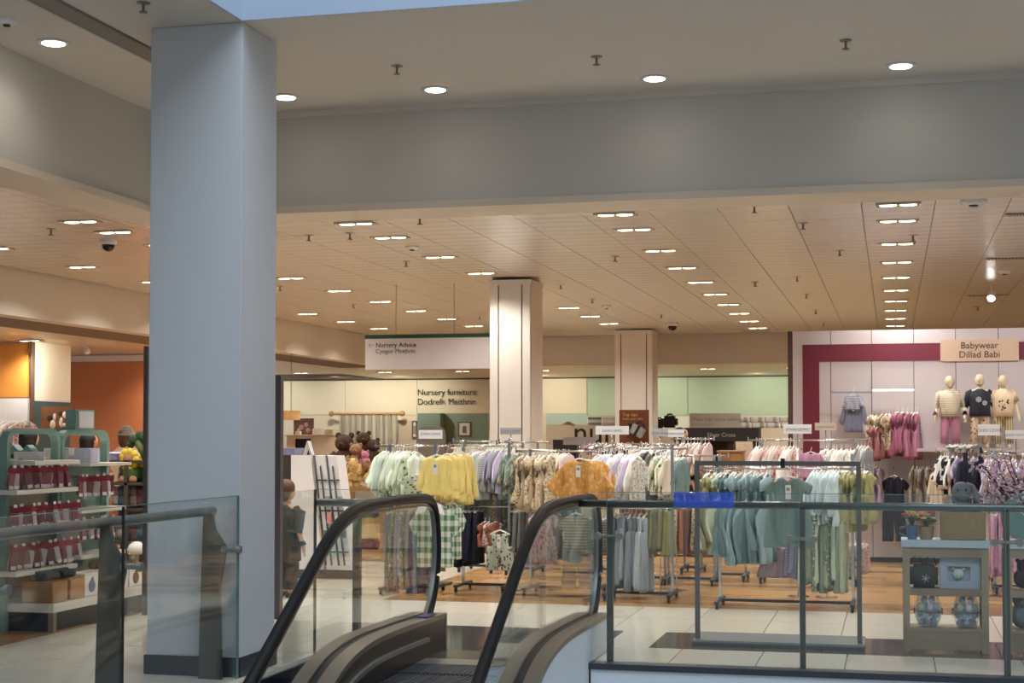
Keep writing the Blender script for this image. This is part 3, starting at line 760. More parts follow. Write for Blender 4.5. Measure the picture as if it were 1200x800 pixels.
def garment(kind, m, loc, rz, label, group=None, sc=(1, 1, 1), ticket=False, var=None, cuts=2, hang=True):
    tag_, fn, kw = KIND[kind]
    me = template(tag_ + ('_fine' if cuts > 2 else ''), fn, n=4, cuts=cuts, **kw)
    o = bpy.data.objects.new(NAME[kind], me[random.randrange(4) if var is None else var % 3]); COL.objects.link(o)
    o.material_slots[0].link = 'OBJECT'; o.material_slots[0].material = m
    o.location = loc; o.rotation_euler.z = rz; o.scale = sc
    tag(o, label, CATE[kind], group)
    if hang:
        h = bpy.data.objects.new('hanger', HC if kind in ('trousers', 'long_trousers', 'skirt') else HM); COL.objects.link(h); h.parent = o
    if ticket:
        t = BX('swing_ticket', M_TAG, (-.022, .022, -.060, -.057, -.23, -.12), o)
        BX('print', M_GREYINK, (-.014, .014, -.0615, -.060, -.165, -.14), t)
    return o
HGT = {'long_top': .36, 'tee': .34, 'jacket': .38, 'hood_coat': .46, 'raincoat': .37, 'sweatshirt': .36, 'long_cardigan': .52, 'dress': .55, 'long_dress': .72, 'short_dress': .42,
       'trousers': .5, 'long_trousers': .62, 'dungarees': .72, 'skirt': .26, 'romper': .4}
def row(px0, px1, yt, yb, Y, n, kind, mats, label, group, yaw=78, jit=8, depth=.0):
    """n garments hanging side by side from a rail that runs along X"""
    a, b = AY(px0, yt, Y), AY(px1, yt, Y); zb = AY((px0 + px1) / 2, yb, Y).z
    L = a.z - zb; s = L / HGT[kind]; zr = a.z + .06 * s; ww = min(1.15, max(.8, s ** .5))
    for i in range(n):
        u = (i + .5) / n; x = a.x + (b.x - a.x) * u
        garment(kind, mats[i % len(mats)], (x + random.uniform(-.3, .3) * (b.x - a.x) / n, Y + random.uniform(-.015, .015), zr), math.radians(yaw + random.uniform(-jit, jit)) , label, group,
                (ww * random.uniform(.94, 1.05), 1.0, s * random.uniform(.86, 1.06)))
    return zr
def front(px, yt, yb, wpx, Y, kind, m, label, base_w, rz=0, ticket=True, group=None):
    a = AY(px, yt, Y); zb = AY(px, yb, Y).z; s = (a.z - zb) / HGT[kind]
    w = wpx * (AY(px + 1, yt, Y).x - a.x); sx = w / base_w
    garment(kind, m, (a.x, Y, a.z + .06 * s), rz, label, group, (sx, 1, s), ticket, cuts=3)
    return a.z + .06 * s, a.x
def rack(px0, px1, Y, rails, label, feet=True, top=None, arms=()):
    """floor-standing garment rack; rails = rail heights; two uprights, T feet with castors"""
    x0, x1 = AY(px0, 510, Y).x, AY(px1, 510, Y).x; zt = top or max(rails)
    t = empty('garment_rack', ((x0 + x1) / 2, Y, 0), label, 'rack'); w = (x1 - x0) / 2
    for z in rails:
        TB('rail', M_CHROME, [(-w - .03, 0, z), (w + .03, 0, z)], .011, t, 8)
    q = max(.06, w - .12)
    for s in (-1, 1):
        BX('upright', M_CHROME, (s * q - .013, s * q + .013, -.013, .013, .06, zt + .01), t)
        BX('end_stop', M_CHROME, (s * (w + .03) - .006, s * (w + .03) + .006, -.015, .015, max(rails) - .02, max(rails) + .035), t)
    if feet:
        BX('base_bar', M_DGREY, (-q, q, -.02, .02, .05, .075), t)
        for s in (-1, 1):
            BX('foot', M_DGREY, (s * q - .02, s * q + .02, -.3, .3, .05, .075), t)
            for d in (-1, 1):
                CY('castor', M_BLACK, (s * q - .012, d * .27, .025), (s * q + .012, d * .27, .025), .025, parent=t)
    for x, y, z in arms:
        TB('arm', M_CHROME, [(x - t.location.x, 0, z + .05), (x - t.location.x, y - Y, z)], .01, t, 8)
    return t
def placard(px0, px1, y0, y1, Y, label, lines, foot_z, ink=M_GREYINK, card=M_CARD, group=None):
    a, b = AY(px0, y1, Y), AY(px1, y0, Y); w, h = b.x - a.x, b.z - a.z
    foot_z = 0; t = empty('sign_holder', ((a.x + b.x) / 2, Y, 0), label, 'sign', group)
    CY('foot', M_CHROME, (0, .008, 0), (0, .008, .012), .11, parent=t, seg=20)
    BX('card', card, (-w / 2, w / 2, -.004, .004, a.z - foot_z, b.z - foot_z), t)
    TB('stem', M_CHROME, [(0, .008, 0), (0, .008, a.z - foot_z + .02)], .006, t, 6)
    n = len(lines)
    for i, (s, k) in enumerate(lines):
        text(s, h * k, ink, t, (0, -.0065, a.z - foot_z + h * (n - i - .72) / n + h * .04), 'CENTER', ext=.001)
    return t

C = cloth
sage, mint, cream, white = C((178, 190, 160)), C((196, 210, 196)), C((222, 208, 180)), C((222, 220, 212))
teal, dteal, pblue = C((110, 140, 140)), C((90, 118, 122)), C((172, 192, 194))
olive, khaki, brown = C((140, 136, 88)), C((110, 108, 86)), C((122, 84, 66))
navy, dnavy, denim, grey, dgrey = C((28, 34, 60)), C((22, 26, 44)), C((96, 112, 140)), C((130, 132, 136)), C((74, 78, 84))
ldenim, peri, lilac = C((148, 162, 174)), C((150, 150, 186)), C((186, 174, 206))
pink, hot, blush, coral, mauve = C((186, 130, 162)), C((150, 76, 104)), C((212, 186, 180)), C((150, 86, 90)), C((158, 130, 142))
yellow, orange, rust = C((226, 202, 104)), C((222, 162, 76)), C((170, 96, 70))
st_navy = pat('navy_stripe_cloth', 'stripe', (34, 44, 74), (206, 206, 200), 50)
st_grey = pat('grey_stripe_cloth', 'stripe', (150, 156, 160), (205, 204, 198), 60)
st_cream = pat('cream_stripe_cloth', 'stripe', (200, 184, 150), (140, 118, 92), 36)
st_bw = pat('bold_stripe_cloth', 'stripe', (24, 26, 34), (226, 222, 214), 11)
st_lil = pat('lilac_stripe_cloth', 'stripe', (96, 96, 160), (200, 196, 214), 50)
st_mann = pat('cream_fine_stripe_cloth', 'stripe', (226, 216, 192), (200, 186, 160), 44)
st_khaki = pat('khaki_vertical_stripe_cloth', 'vstripe', (150, 134, 84), (214, 200, 160), 34)
gingham = pat('green_gingham_cloth', 'check', (74, 128, 96), (224, 226, 214), 17)
dotg = pat('green_dot_cloth', 'dots', (188, 194, 176), (40, 92, 66), 24)
flor_c = pat('cream_floral_cloth', 'floral', (206, 190, 158), (132, 104, 84), 46)
flor_p = pat('pink_floral_cloth', 'floral', (206, 180, 170), (166, 98, 96), 34)
flor_o = pat('orange_print_cloth', 'floral', (222, 160, 82), (232, 186, 120), 26)
flor_g = pat('green_print_cloth', 'dots', (186, 196, 168), (66, 96, 62), 20)
flor_w = pat('white_print_cloth', 'floral', (224, 220, 210), (160, 150, 146), 50)
dot_t = pat('peach_dot_cloth', 'dots', (222, 196, 168), (120, 88, 80), 26)
rug = pat('rugged_green_floral', 'floral', (128, 140, 122), (196, 196, 178), 30)

# --- rack cluster left (front) ------------------------------------------------
z = row(446, 492, 531, 586, 15.0, 11, 'jacket', [mint, sage, mint, sage, flor_g], 'pale green baby jacket hanging on the rail left of the yellow sweatshirts', 'pale green jackets')
z2 = row(456, 484, 602, 690, 15.0, 7, 'long_trousers', [grey, ldenim, rug], 'grey blue patterned baby trousers on the lower rail at far left', 'grey blue trousers lower left')
rack(444, 524, 15.0, [z, z2], 'chrome two-tier rack of pale green jackets and gingham shirts', top=1.5)
row(482, 500, 612, 702, 15.02, 4, 'long_trousers', [denim, C((60, 66, 104))], 'dark denim baby trousers on the lower rail behind the gingham shirt', 'dark denim trousers')
front(489, 556, 580, 30, 14.55, 'tee', flor_g, 'white top with green fruit print left of the yellow sweatshirt', .30)
z, x = front(512, 534, 580, 50, 14.4, 'sweatshirt', yellow, 'yellow sweatshirt hanging front on with a white ticket', .44)
for i, dx in enumerate((12, 20, 28)):
    front(512 + dx, 533 - i, 585 + i * 3, 42, 14.55 + .12 * i, 'sweatshirt', yellow, 'yellow sweatshirt behind the front one, %s of the three' % ('nearest', 'middle', 'farthest')[i], .44, rz=.5, ticket=False)
z3, x3 = front(509, 591, 664, 60, 14.4, 'tee', gingham, 'green gingham shirt with white collar hanging front on below the yellow sweatshirt', .46)
front(530, 590, 655, 34, 14.62, 'tee', gingham, 'green gingham shirt partly hidden behind the front one', .46, rz=.6, ticket=False)
bm = bmesh.new()
for s in (-1, 1):
    prism(bm, [(0, 0), (s * .11, -.01), (s * .15, -.10), (s * .06, -.085)], -.045, -.035)
p = AY(505, 590, 14.36); o = link('white_collar', bm, white, loc=p); tag(o, 'white pointed collar laid over the green gingham shirt', 'collar')
z4 = row(529, 562, 600, 660, 15.4, 7, 'trousers', [dnavy, navy], 'navy baby trousers on the lower rail right of the gingham shirt', 'navy trousers')
row(534, 556, 534, 586, 15.4, 6, 'long_top', [st_navy, navy], 'navy and white striped baby top right of the yellow sweatshirts', 'navy striped tops')
z5 = row(556, 572, 531, 582, 15.4, 5, 'long_top', [st_grey, pblue], 'grey striped baby top between navy stripes and lilac tops', 'grey striped tops')
row(572, 592, 527, 575, 15.45, 6, 'long_top', [peri, grey, lilac], 'periwinkle baby top on the upper rail left of the nearer shop column base', 'periwinkle tops')
row(540, 598, 577, 626, 15.6, 13, 'trousers', [grey, C((150, 140, 130)), rug, C((120, 126, 118)), flor_c], 'grey and beige baby trousers in the middle tier under the striped tops', 'grey and beige trousers, middle tier')
row(592, 612, 531, 582, 15.5, 4, 'long_top', [C((140, 176, 164)), rug], 'sea green blouse at the right end of the striped tops', 'sea green blouses')
rack(530, 610, 15.4, [z4, z5], 'chrome two-tier rack of striped tops over navy trousers', top=1.52)
front(586, 622, 668, 34, 15.1, 'romper', dotg, 'pale romper with green dots hanging low beside the navy trousers', .36)
row(560, 606, 604, 650, 16.0, 10, 'short_dress', [flor_c, blush, rug, C((160, 130, 110))], 'mixed peach and beige dress on the lower rail behind the dotted romper', 'peach and beige dresses')
row(566, 582, 612, 645, 15.3, 3, 'short_dress', [rust, flor_p], 'rust coloured baby dress above the green dotted romper', 'rust dresses')
z6 = row(612, 646, 535, 596, 15.3, 9, 'dress', [flor_c, C((170, 146, 116)), flor_c], 'beige floral baby dress on the rail left of the orange raincoat', 'beige floral dresses')
row(600, 624, 600, 648, 15.5, 6, 'trousers', [dgrey, grey], 'charcoal baby trousers on the lower rail left of the pink floral dress', 'charcoal trousers')
rack(608, 716, 15.3, [z6, .93], 'chrome rack of beige floral dresses behind the orange raincoat', top=1.45)
front(637, 598, 660, 38, 15.0, 'short_dress', flor_p, 'pink floral dress on the lower rail seen between the escalator handrails', .42, ticket=False)
front(652, 600, 655, 22, 15.25, 'short_dress', brown, 'plain brown dress behind the pink floral dress', .42, ticket=False)
front(675, 602, 645, 42, 14.9, 'tee', st_cream, 'brown and cream striped top on the lower rail near the right handrail', .46, ticket=False)
front(676, 640, 690, 36, 15.0, 'trousers', C((150, 142, 130)), 'stone grey trousers below the striped brown top', .26, ticket=False)
row(692, 714, 608, 648, 15.2, 4, 'long_top', [st_cream], 'beige and brown striped top right of the escalator newel', 'beige striped tops')
z, x = front(679, 538, 583, 78, 14.3, 'raincoat', flor_o, 'orange printed raincoat hanging front on above the escalator', .66)
for i in (0, 1):
    front(690 + 8 * i, 540, 584, 60, 14.5 + .1 * i, 'raincoat', flor_o, ('orange raincoat directly behind the front one', 'orange raincoat at the back, farthest right')[i], .66, rz=.4, ticket=False)
row(646, 668, 532, 560, 15.6, 6, 'long_top', [cream, blush], 'cream baby top behind the orange raincoat on its left', 'cream tops')
row(700, 722, 534, 592, 14.9, 7, 'long_cardigan', [lilac, pblue, lilac], 'lilac and pale blue cardigan right of the orange raincoats', 'lilac cardigans')
z7 = row(722, 750, 534, 590, 14.9, 8, 'jacket', [white, flor_w, lilac], 'white printed baby jacket in the middle of the shop front racks', 'white printed jackets')
front(748, 536, 586, 30, 14.6, 'long_top', flor_w, 'white printed top hanging almost front on in the middle rack', .5, rz=-.5)
front(712, 528, 552, 20, 15.4, 'long_top', dnavy, 'dark navy top hanging behind the white cardigans', .46, ticket=False)
row(750, 768, 530, 585, 15.1, 5, 'long_top', [dgrey, khaki], 'dark grey baby top right of the white printed jackets', 'dark grey tops')
row(766, 786, 536, 582, 15.1, 6, 'long_top', [flor_g, cream], 'cream top with print left of the teal blouses', 'cream printed tops')
row(784, 802, 538, 580, 15.3, 5, 'long_top', [teal, rug], 'soft teal blouse at the right end of the middle rack', 'soft teal blouses')
row(750, 790, 584, 596, 15.2, 6, 'skirt', [flor_w, khaki], 'short skirt tucked under the dark grey tops', 'short skirts')
z8 = row(718, 762, 602, 690, 15.0, 7, 'dungarees', [ldenim, C((134, 150, 164)), C((166, 178, 186))], 'light denim dungarees hanging low right of the escalator', 'light denim dungarees')
row(760, 786, 598, 650, 15.1, 5, 'trousers', [olive, C((150, 150, 80)), khaki], 'olive baby trousers right of the light denim dungarees', 'olive trousers')
row(786, 838, 592, 650, 15.8, 8, 'trousers', [brown, flor_c, rust], 'brown baby trousers on the lower rail behind the display frame post', 'brown trousers')
rack(700, 802, 14.95, [z7, z8 if z8 < 1.2 else 1.0], 'chrome two-tier rack of white jackets over light denim dungarees', top=1.48)
rack(770, 850, 16.6, [.98, 1.38], 'chrome rack standing farther back right of the denim dungarees')
z9 = row(792, 832, 520, 556, 18.0, 10, 'long_top', [blush, white, flor_p], 'pale pink and white baby top on the back rail left of the display frame', 'pale pink tops')
rack(790, 834, 18.0, [z9], 'chrome rack of pale pink tops farther back')
row(690, 745, 521, 534, 17.5, 12, 'tee', [mauve, C((120, 60, 70)), white], 'dusky red and white top on the back rail before the brown sign', 'dusky back row tops')
rack(688, 748, 17.5, [1.5], 'chrome rack before the brown sign board')
row(745, 790, 527, 545, 16.6, 9, 'tee', [khaki, dgrey, white], 'mixed grey top on the second rail behind the teal blouses', 'mixed grey tops')
row(590, 640, 526, 534, 17.4, 8, 'tee', [white, cream], 'white top seen over the rail behind the floral dresses', 'white back row tops')
row(535, 592, 521, 531, 17.6, 10, 'tee', [cream, white, mint], 'cream top on the rail behind the lilac tops', 'cream back row tops')
rack(744, 792, 16.6, [1.50], 'chrome rack of mixed grey tops behind the teal blouses')
rack(588, 642, 17.4, [1.52], 'chrome rack of white tops behind the floral dresses')
rack(534, 594, 17.6, [1.53], 'chrome rack behind the periwinkle tops')
# --- rack cluster right ---------------------------------------------------------
zt = row(826, 846, 556, 646, 14.5, 5, 'long_dress', [olive, sage, olive], 'olive green long baby dress left of the teal dresses', 'olive dresses at left end')
row(846, 902, 555, 655, 14.5, 11, 'long_dress', [teal, dteal, C((140, 168, 172)), teal], 'teal baby dress fanned on the rail behind the display frame', 'fanned teal dresses', jit=16)
za, xa = front(924, 559, 641, 66, 14.15, 'dress', C((104, 132, 128)), 'large grey teal dress hanging front on with a white ticket inside the metal frame', .46)
row(953, 986, 553, 612, 14.5, 9, 'jacket', [pblue, C((176, 198, 200))], 'pale blue baby jacket right of the large grey teal dress', 'pale blue jackets')
row(985, 1018, 553, 618, 14.6, 9, 'dress', [C((170, 160, 110)), olive, C((150, 146, 90))], 'olive yellow baby dress at the right end of the frame', 'olive yellow dresses')
front(908, 640, 676, 44, 14.6, 'skirt', mauve, 'mauve skirt hanging low under the large grey teal dress', .36, ticket=False)
row(924, 940, 638, 676, 14.6, 4, 'trousers', [st_lil, peri], 'lilac striped trousers low behind the balustrade post', 'lilac striped trousers')
row(940, 992, 612, 690, 14.5, 11, 'long_trousers', [sage, C((120, 136, 116)), C((150, 160, 130)), rug], 'sage green trousers hanging low at the right rack', 'sage green trousers')
row(968, 984, 655, 678, 14.9, 3, 'trousers', [peri, white], 'small white and lilac trousers behind the sage trousers', 'small lilac trousers')
row(990, 1014, 638, 674, 15.1, 5, 'trousers', [flor_p, dot_t], 'pink floral trousers at the right end of the lower rail', 'pink floral trousers')
rack(828, 1014, 14.5, [zt, .98], 'chrome two-tier rack of teal dresses behind the metal frame', arms=((xa, 14.15, za),), top=1.42)
z = row(884, 938, 525, 585, 17.0, 12, 'jacket', [blush, white, blush, flor_p], 'blush and white baby jacket on the rail above the teal dress', 'blush jackets')
front(950, 530, 560, 40, 16.6, 'jacket', pink, 'bright pink cardigan hanging front on above the pale blue jackets', .5, ticket=False)
row(966, 1006, 527, 560, 17.0, 12, 'jacket', [white, flor_w], 'white baby top on the rail left of the babywear wall', 'white tops by the babywear wall')
row(1004, 1020, 524, 592, 17.0, 4, 'long_cardigan', [grey, C((176, 166, 168)), white], 'grey long cardigan at the right end of the white tops', 'grey long cardigans')
rack(880, 1016, 17.0, [z], 'chrome rack of blush and white jackets behind the teal dresses')
rack(828, 886, 17.2, [1.2], 'chrome low rack behind the teal dresses')
row(830, 884, 560, 600, 17.2, 8, 'long_top', [rust, C((70, 74, 120)), sage], 'dark top hanging between the rails behind the teal dresses', 'dark tops between rails')

# --- placards on the racks ---------------------------------------------------------
LT = [('JOHN LEWIS', .42)]
t = empty('arched_panel', AY(505, 560, 15.9), 'grey brown arched panel holding a card behind the yellow sweatshirt', 'sign')
a, b_ = AY(487, 560, 15.9), AY(521, 500, 15.9); hw = (b_.x - a.x) / 2; hh = b_.z - a.z
bm = bmesh.new(); poly = [(-hw, -1.0), (hw, -1.0), (hw, hh - .08)] + [(hw - .08 + .08 * math.cos(k * PI / 8), hh - .08 + .08 * math.sin(k * PI / 8)) for k in range(1, 5)] + [(-hw + .08 - .08 * math.sin(k * PI / 8), hh - .08 + .08 * math.cos(k * PI / 8)) for k in range(0, 5)]
prism(bm, poly, -.012, .012); link('panel', bm, mat('taupe_panel', (112, 98, 84), .6), t)
BX('card', M_CARD, (-hw + .03, hw - .03, -.018, -.013, hh - .13, hh - .035), t)
text('JOHN LEWIS', .04, mat('blue_ink', (110, 130, 180), .7), t, (0, -.0195, hh - .09), 'CENTER', ext=.001)
BX('foot', M_DGREY, (-.2, .2, -.15, .15, -t.location.z + .0, -t.location.z + .02), t)
placard(586, 611, 501, 509, 15.5, 'small grey card on a stem before the nearer shop column', [('JOHN LEWIS', .5)], 1.4, card=mat('grey_card', (170, 166, 168), .7))
placard(698, 737, 499, 509, 15.6, 'long white card on a stem left of the brown sign board', LT, 1.35)
placard(764, 783, 502, 511, 15.4, 'grey card on a stem right of the brown sign board', [('JOHN LEWIS', .4)], 1.35, card=MATS['grey_card'])
placard(783, 802, 503, 512, 15.8, 'white card standing just right of the grey card', [('JOHN LEWIS', .4)], 1.35)
placard(918, 951, 497, 508, 15.5, 'white card on a stem left of the maroon wall stripe', LT, 1.3)
placard(955, 980, 495, 504, 15.5, 'beige card on a stem in front of the maroon wall stripe', [('JOHN LEWIS', .4)], 1.3, card=mat('beige_card', (206, 182, 160), .7))
placard(1146, 1172, 497, 510, 16.0, 'white card at the feet of the middle mannequin', LT, 1.3)
placard(1178, 1203, 504, 514, 16.0, 'white card at the right edge below the mannequins', LT, 1.3)
placard(660, 698, 512, 521, 20, 'grey card low behind the orange raincoat', [], 1.3, card=MATS['grey_card'])

# ================================================================== METAL FRAME + DISPLAY SHELVES
M_BLUEG = mat('blue_grey_metal', (108, 104, 98), .4, .4)
t = empty('metal_stand', (-.855, 11.8, 0), 'tall empty blue grey metal frame standing behind the glass balustrade', 'stand')
for s in (-1, 1): BX('upright', M_BLUEG, (s * .605 - .018, s * .605 + .018, -.018, .018, .05, 1.37), t)
BX('top_bar', M_BLUEG, (-.62, .62, -.018, .018, 1.37, 1.405), t)
BX('base_plate', mat('pale_steel', (150, 154, 156), .25, .3), (-.64, .64, -.06, .46, .012, .045), t, bev=.004)
BX('base_edge', M_BLUEG, (-.645, .645, -.066, -.06, .0, .03), t)
BX('hook', M_BLACK, (.03, .06, -.03, .03, 1.355, 1.425), t)

def shelf_unit(x0, label):
    w = .61; t = empty('display_shelf', (x0 + w / 2, 11.98, 0), label, 'shelf'); h = w / 2
    for sx in (-1, 1):
        for y in (-.16, .12):
            BX('leg', M_OAK, (sx * h - (.05 if sx > 0 else 0), sx * h + (.05 if sx < 0 else 0), y, y + .04, 0, .77), t)
        BX('side_rail', M_OAK, (sx * h - (.04 if sx > 0 else -.01), sx * h + (.04 if sx < 0 else -.01), -.12, .12, .71, .765), t)
    BX('apron', M_OAK, (-h + .05, h - .05, -.155, -.13, .70, .77), t)
    BX('top', mat('pale_blue_laminate', (190, 200, 204), .4), (-h - .01, h + .01, -.17, .17, .77, .825), t, bev=.003)
    BX('shelf', M_OAK, (-h + .05, h - .05, -.16, .16, .415, .465), t)
    BX('bottom_shelf', M_OAK, (-h + .05, h - .05, -.16, .16, .15, .175), t)
    BX('plinth_board', M_OAK, (-h + .05, h - .05, -.155, -.13, .02, .15), t)
    return t
shelf_unit(.065, 'grey oak display shelf with pale blue top holding baskets and gift boxes')
shelf_unit(.79, 'grey oak display shelf cut by the right edge of the picture')
SY = 11.92
def XY(px, y=SY): return AY(px, 640, y).x
M_SEA = mat('seagrass', (166, 140, 98), .9, 0, .35, 60, .8)
def wovenbox(x0, x1, y0, y1, z0, h, label):
    t = empty('woven_basket', ((x0 + x1) / 2, (y0 + y1) / 2, z0), label, 'basket'); w = (x1 - x0) / 2; d = (y1 - y0) / 2
    BX('basket_floor', M_SEA, (-w, w, -d, d, 0, .01), t)
    bm = bmesh.new(); n = int(h / .0125)
    for k in range(n):
        z = .012 + k * .0125; o = .0015 * (k % 2)
        pts = []
        for (cx, cy, a0) in ((w - .02, d - .02, 0), (-w + .02, d - .02, 1), (-w + .02, -d + .02, 2), (w - .02, -d + .02, 3)):
            for q in range(3):
                a = PI / 2 * (a0 + q / 2); pts.append((cx + .02 * math.cos(a) * (1 + o * 9), cy + .02 * math.sin(a) * (1 + o * 9), z))
        tube(bm, pts, .0072, 6, True)
    tag(link('braided_wall', bm, M_SEA, t, smooth=True), kind='stuff'); return t
wovenbox(XY(1103), XY(1154), 11.85, 12.1, .826, .21, 'braided seagrass basket on the pale blue shelf top')
# grey rabbit looking out of the basket
M_FURG = mat('grey_plush', (118, 122, 124), .95, 0, .12, 60, .5)
bx = XY(1126); t = empty('toy_rabbit', (bx, 11.97, .84), 'grey plush rabbit with long ears sitting in the seagrass basket', 'toy')
bm = bmesh.new(); sph(bm, (0, 0, .17), .085, 16, (1, .9, 1.35)); link('body', bm, M_FURG, t, smooth=True)
bm = bmesh.new(); sph(bm, (.01, -.02, .34), .072, 16, (1, 1, 1.05)); sph(bm, (.02, -.085, .325), .03, 10); link('head', bm, M_FURG, t, smooth=True)
for s in (-1, 1):
    bm = bmesh.new(); tube(bm, [(s * .03 + .02, .02, .40), (s * .06 + .03, .0, .38), (s * .08 + .04, -.02, .30), (s * .085 + .05, -.03, .22)], .02, 8, rr=[.014, .02, .026, .012]); link('ear', bm, M_FURG, t, smooth=True)
    bm = bmesh.new(); tube(bm, [(s * .07, -.02, .24), (s * .12, -.06, .19), (s * .13, -.09, .14)], .02, 8, rr=[.022, .02, .02]); link('arm', bm, M_FURG, t, smooth=True)
    bm = bmesh.new(); sph(bm, (.01 + s * .03, -.085, .355), .007, 8); link('eye', bm, M_BLACK, t)
# pots with flowers
def blooms(t, n, r, z, cols, seed):
    rnd = random.Random(seed); leaf = mat('leaf_green', (70, 96, 52), .7, var=.3)
    bm = bmesh.new()
    for k in range(n * 2):
        a = rnd.uniform(0, 2 * PI); q = rnd.uniform(.2, 1) * r; tube(bm, [(0, 0, z - .04), (q * .5 * math.cos(a), q * .5 * math.sin(a), z + .03), (q * math.cos(a), q * math.sin(a), z + .02 + rnd.random() * .05)], .003, 5)
        sph(bm, (q * math.cos(a) * 1.05, q * math.sin(a) * 1.05, z + .02 + rnd.random() * .03), .016, 6, (1.4, .8, .4))
    tag(link('foliage', bm, leaf, t, smooth=True), kind='stuff')
    for k in range(n):
        a = 2 * PI * k / n + rnd.uniform(-.3, .3); q = rnd.uniform(.2, 1) * r; bm = bmesh.new(); c = (q * math.cos(a), q * math.sin(a), z + .045 + rnd.random() * .05)
        sph(bm, c, .010, 8)
        for p in range(6): sph(bm, (c[0] + .016 * math.cos(p * PI / 3), c[1] + .012 * math.sin(p * PI / 3), c[2] + .004 * math.sin(p * 2)), .010, 6, (1, 1, .6))
        link('flower', bm, cols[k % len(cols)], t, smooth=True)
FL = [C((206, 60, 80)), C((226, 190, 70)), C((226, 140, 90)), C((228, 210, 205))]
px = XY(1069); t = empty('flower_pot', (px, 11.9, .826), 'small blue pot of colourful flowers at the left end of the shelf top', 'pot')
bm = bmesh.new(); lathe(bm, [(.034, 0), (.046, .1), (.05, .105), (.045, .105), (.04, .09)], 20); link('pot', bm, mat('blue_glaze', (84, 108, 140), .35), t, smooth=False); blooms(t, 7, .065, .12, FL, 3)
TB('handle', MATS['blue_glaze'], [(-.045, 0, .09), (-.085, 0, .085), (-.09, 0, .04), (-.04, 0, .02)], .007, t)
px = XY(1084); t = empty('flower_basket', (px + .01, 11.93, .826), 'small brown basket of flowers beside the blue pot', 'basket')
bm = bmesh.new(); lathe(bm, [(.045, 0), (.058, .09), (.062, .095), (.055, .095), (.05, .08)], 20); link('pot', bm, M_SEA, t, smooth=False); blooms(t, 8, .075, .11, FL[::-1], 5)
# felt basket with handles
x0, x1 = XY(1066), XY(1099); t = empty('felt_basket', ((x0 + x1) / 2, 11.95, .466), 'dark grey felt basket with handles and a stitched star on the middle shelf', 'basket')
w = (x1 - x0) / 2; M_FELT = mat('dark_felt', (70, 68, 62), .95, 0, .15, 50, .4)
bm = bmesh.new(); vs = box(bm, -w, w, -.09, .09, 0, .17, bev=.025); link('body', bm, M_FELT, t, smooth=True)
for k in (-1, 1): TB('handle', mat('handle_leather', (60, 46, 34), .6), [(k * .05 - .04, -.03 * k, .165), (k * .05 - .02, -.03 * k, .23), (k * .05 + .02, -.03 * k, .23), (k * .05 + .04, -.03 * k, .165)], .006, t)
for k in range(3):
    a = k * PI / 3 + .3; TB('stitching', M_CARD, [(.01 - .03 * math.cos(a), -.0915, .07 - .03 * math.sin(a)), (.01 + .03 * math.cos(a), -.0915, .07 + .03 * math.sin(a))], .0018, t, 5)
# light blue gift box with plush in a window
x0, x1 = XY(1101), XY(1148); t = empty('gift_box', ((x0 + x1) / 2, 11.95, .466), 'pale blue gift box with a plush face in its window', 'box'); w = (x1 - x0) / 2
mb = mat('pale_blue_card', (164, 176, 186), .6)
bm = bmesh.new(); box(bm, -w, w, -.04, .08, 0, .23); link('back', bm, mb, t)
bm = bmesh.new(); box(bm, -w, -w + .055, -.08, -.04, 0, .23); box(bm, w - .07, w, -.08, -.04, 0, .23); box(bm, -w + .055, w - .07, -.08, -.04, 0, .055); box(bm, -w + .055, w - .07, -.08, -.04, .165, .23)
link('window_frame', bm, mb, t)
bm = bmesh.new(); sph(bm, (-.01, -.055, .108), .042, 14, (1, .6, .95)); sph(bm, (-.045, -.05, .145), .016, 8); sph(bm, (.025, -.05, .145), .016, 8); sph(bm, (-.01, -.085, .098), .014, 8); link('plush', bm, mat('cream_plush', (206, 206, 196), .95, bump=.4, scale=60), t, smooth=True)
# dark box between
def clear_plastic():
    if 'clear_plastic' in MATS: return MATS['clear_plastic']
    m = glass('clear_plastic', (.95, .96, .97), .05); nt = m.node_tree; df = nt.nodes.new('ShaderNodeBsdfDiffuse'); df.inputs[0].default_value = (.7, .72, .72, 1)
    mx = nt.nodes.new('ShaderNodeMixShader'); mx.inputs[0].default_value = .24; ou = [n for n in nt.nodes if n.type == 'OUTPUT_MATERIAL'][0]
    nt.links.new(ou.inputs[0].links[0].from_socket, mx.inputs[1]); nt.links.new(df.outputs[0], mx.inputs[2]); nt.links.new(mx.outputs[0], ou.inputs[0]); MATS['clear_plastic'] = m; return m
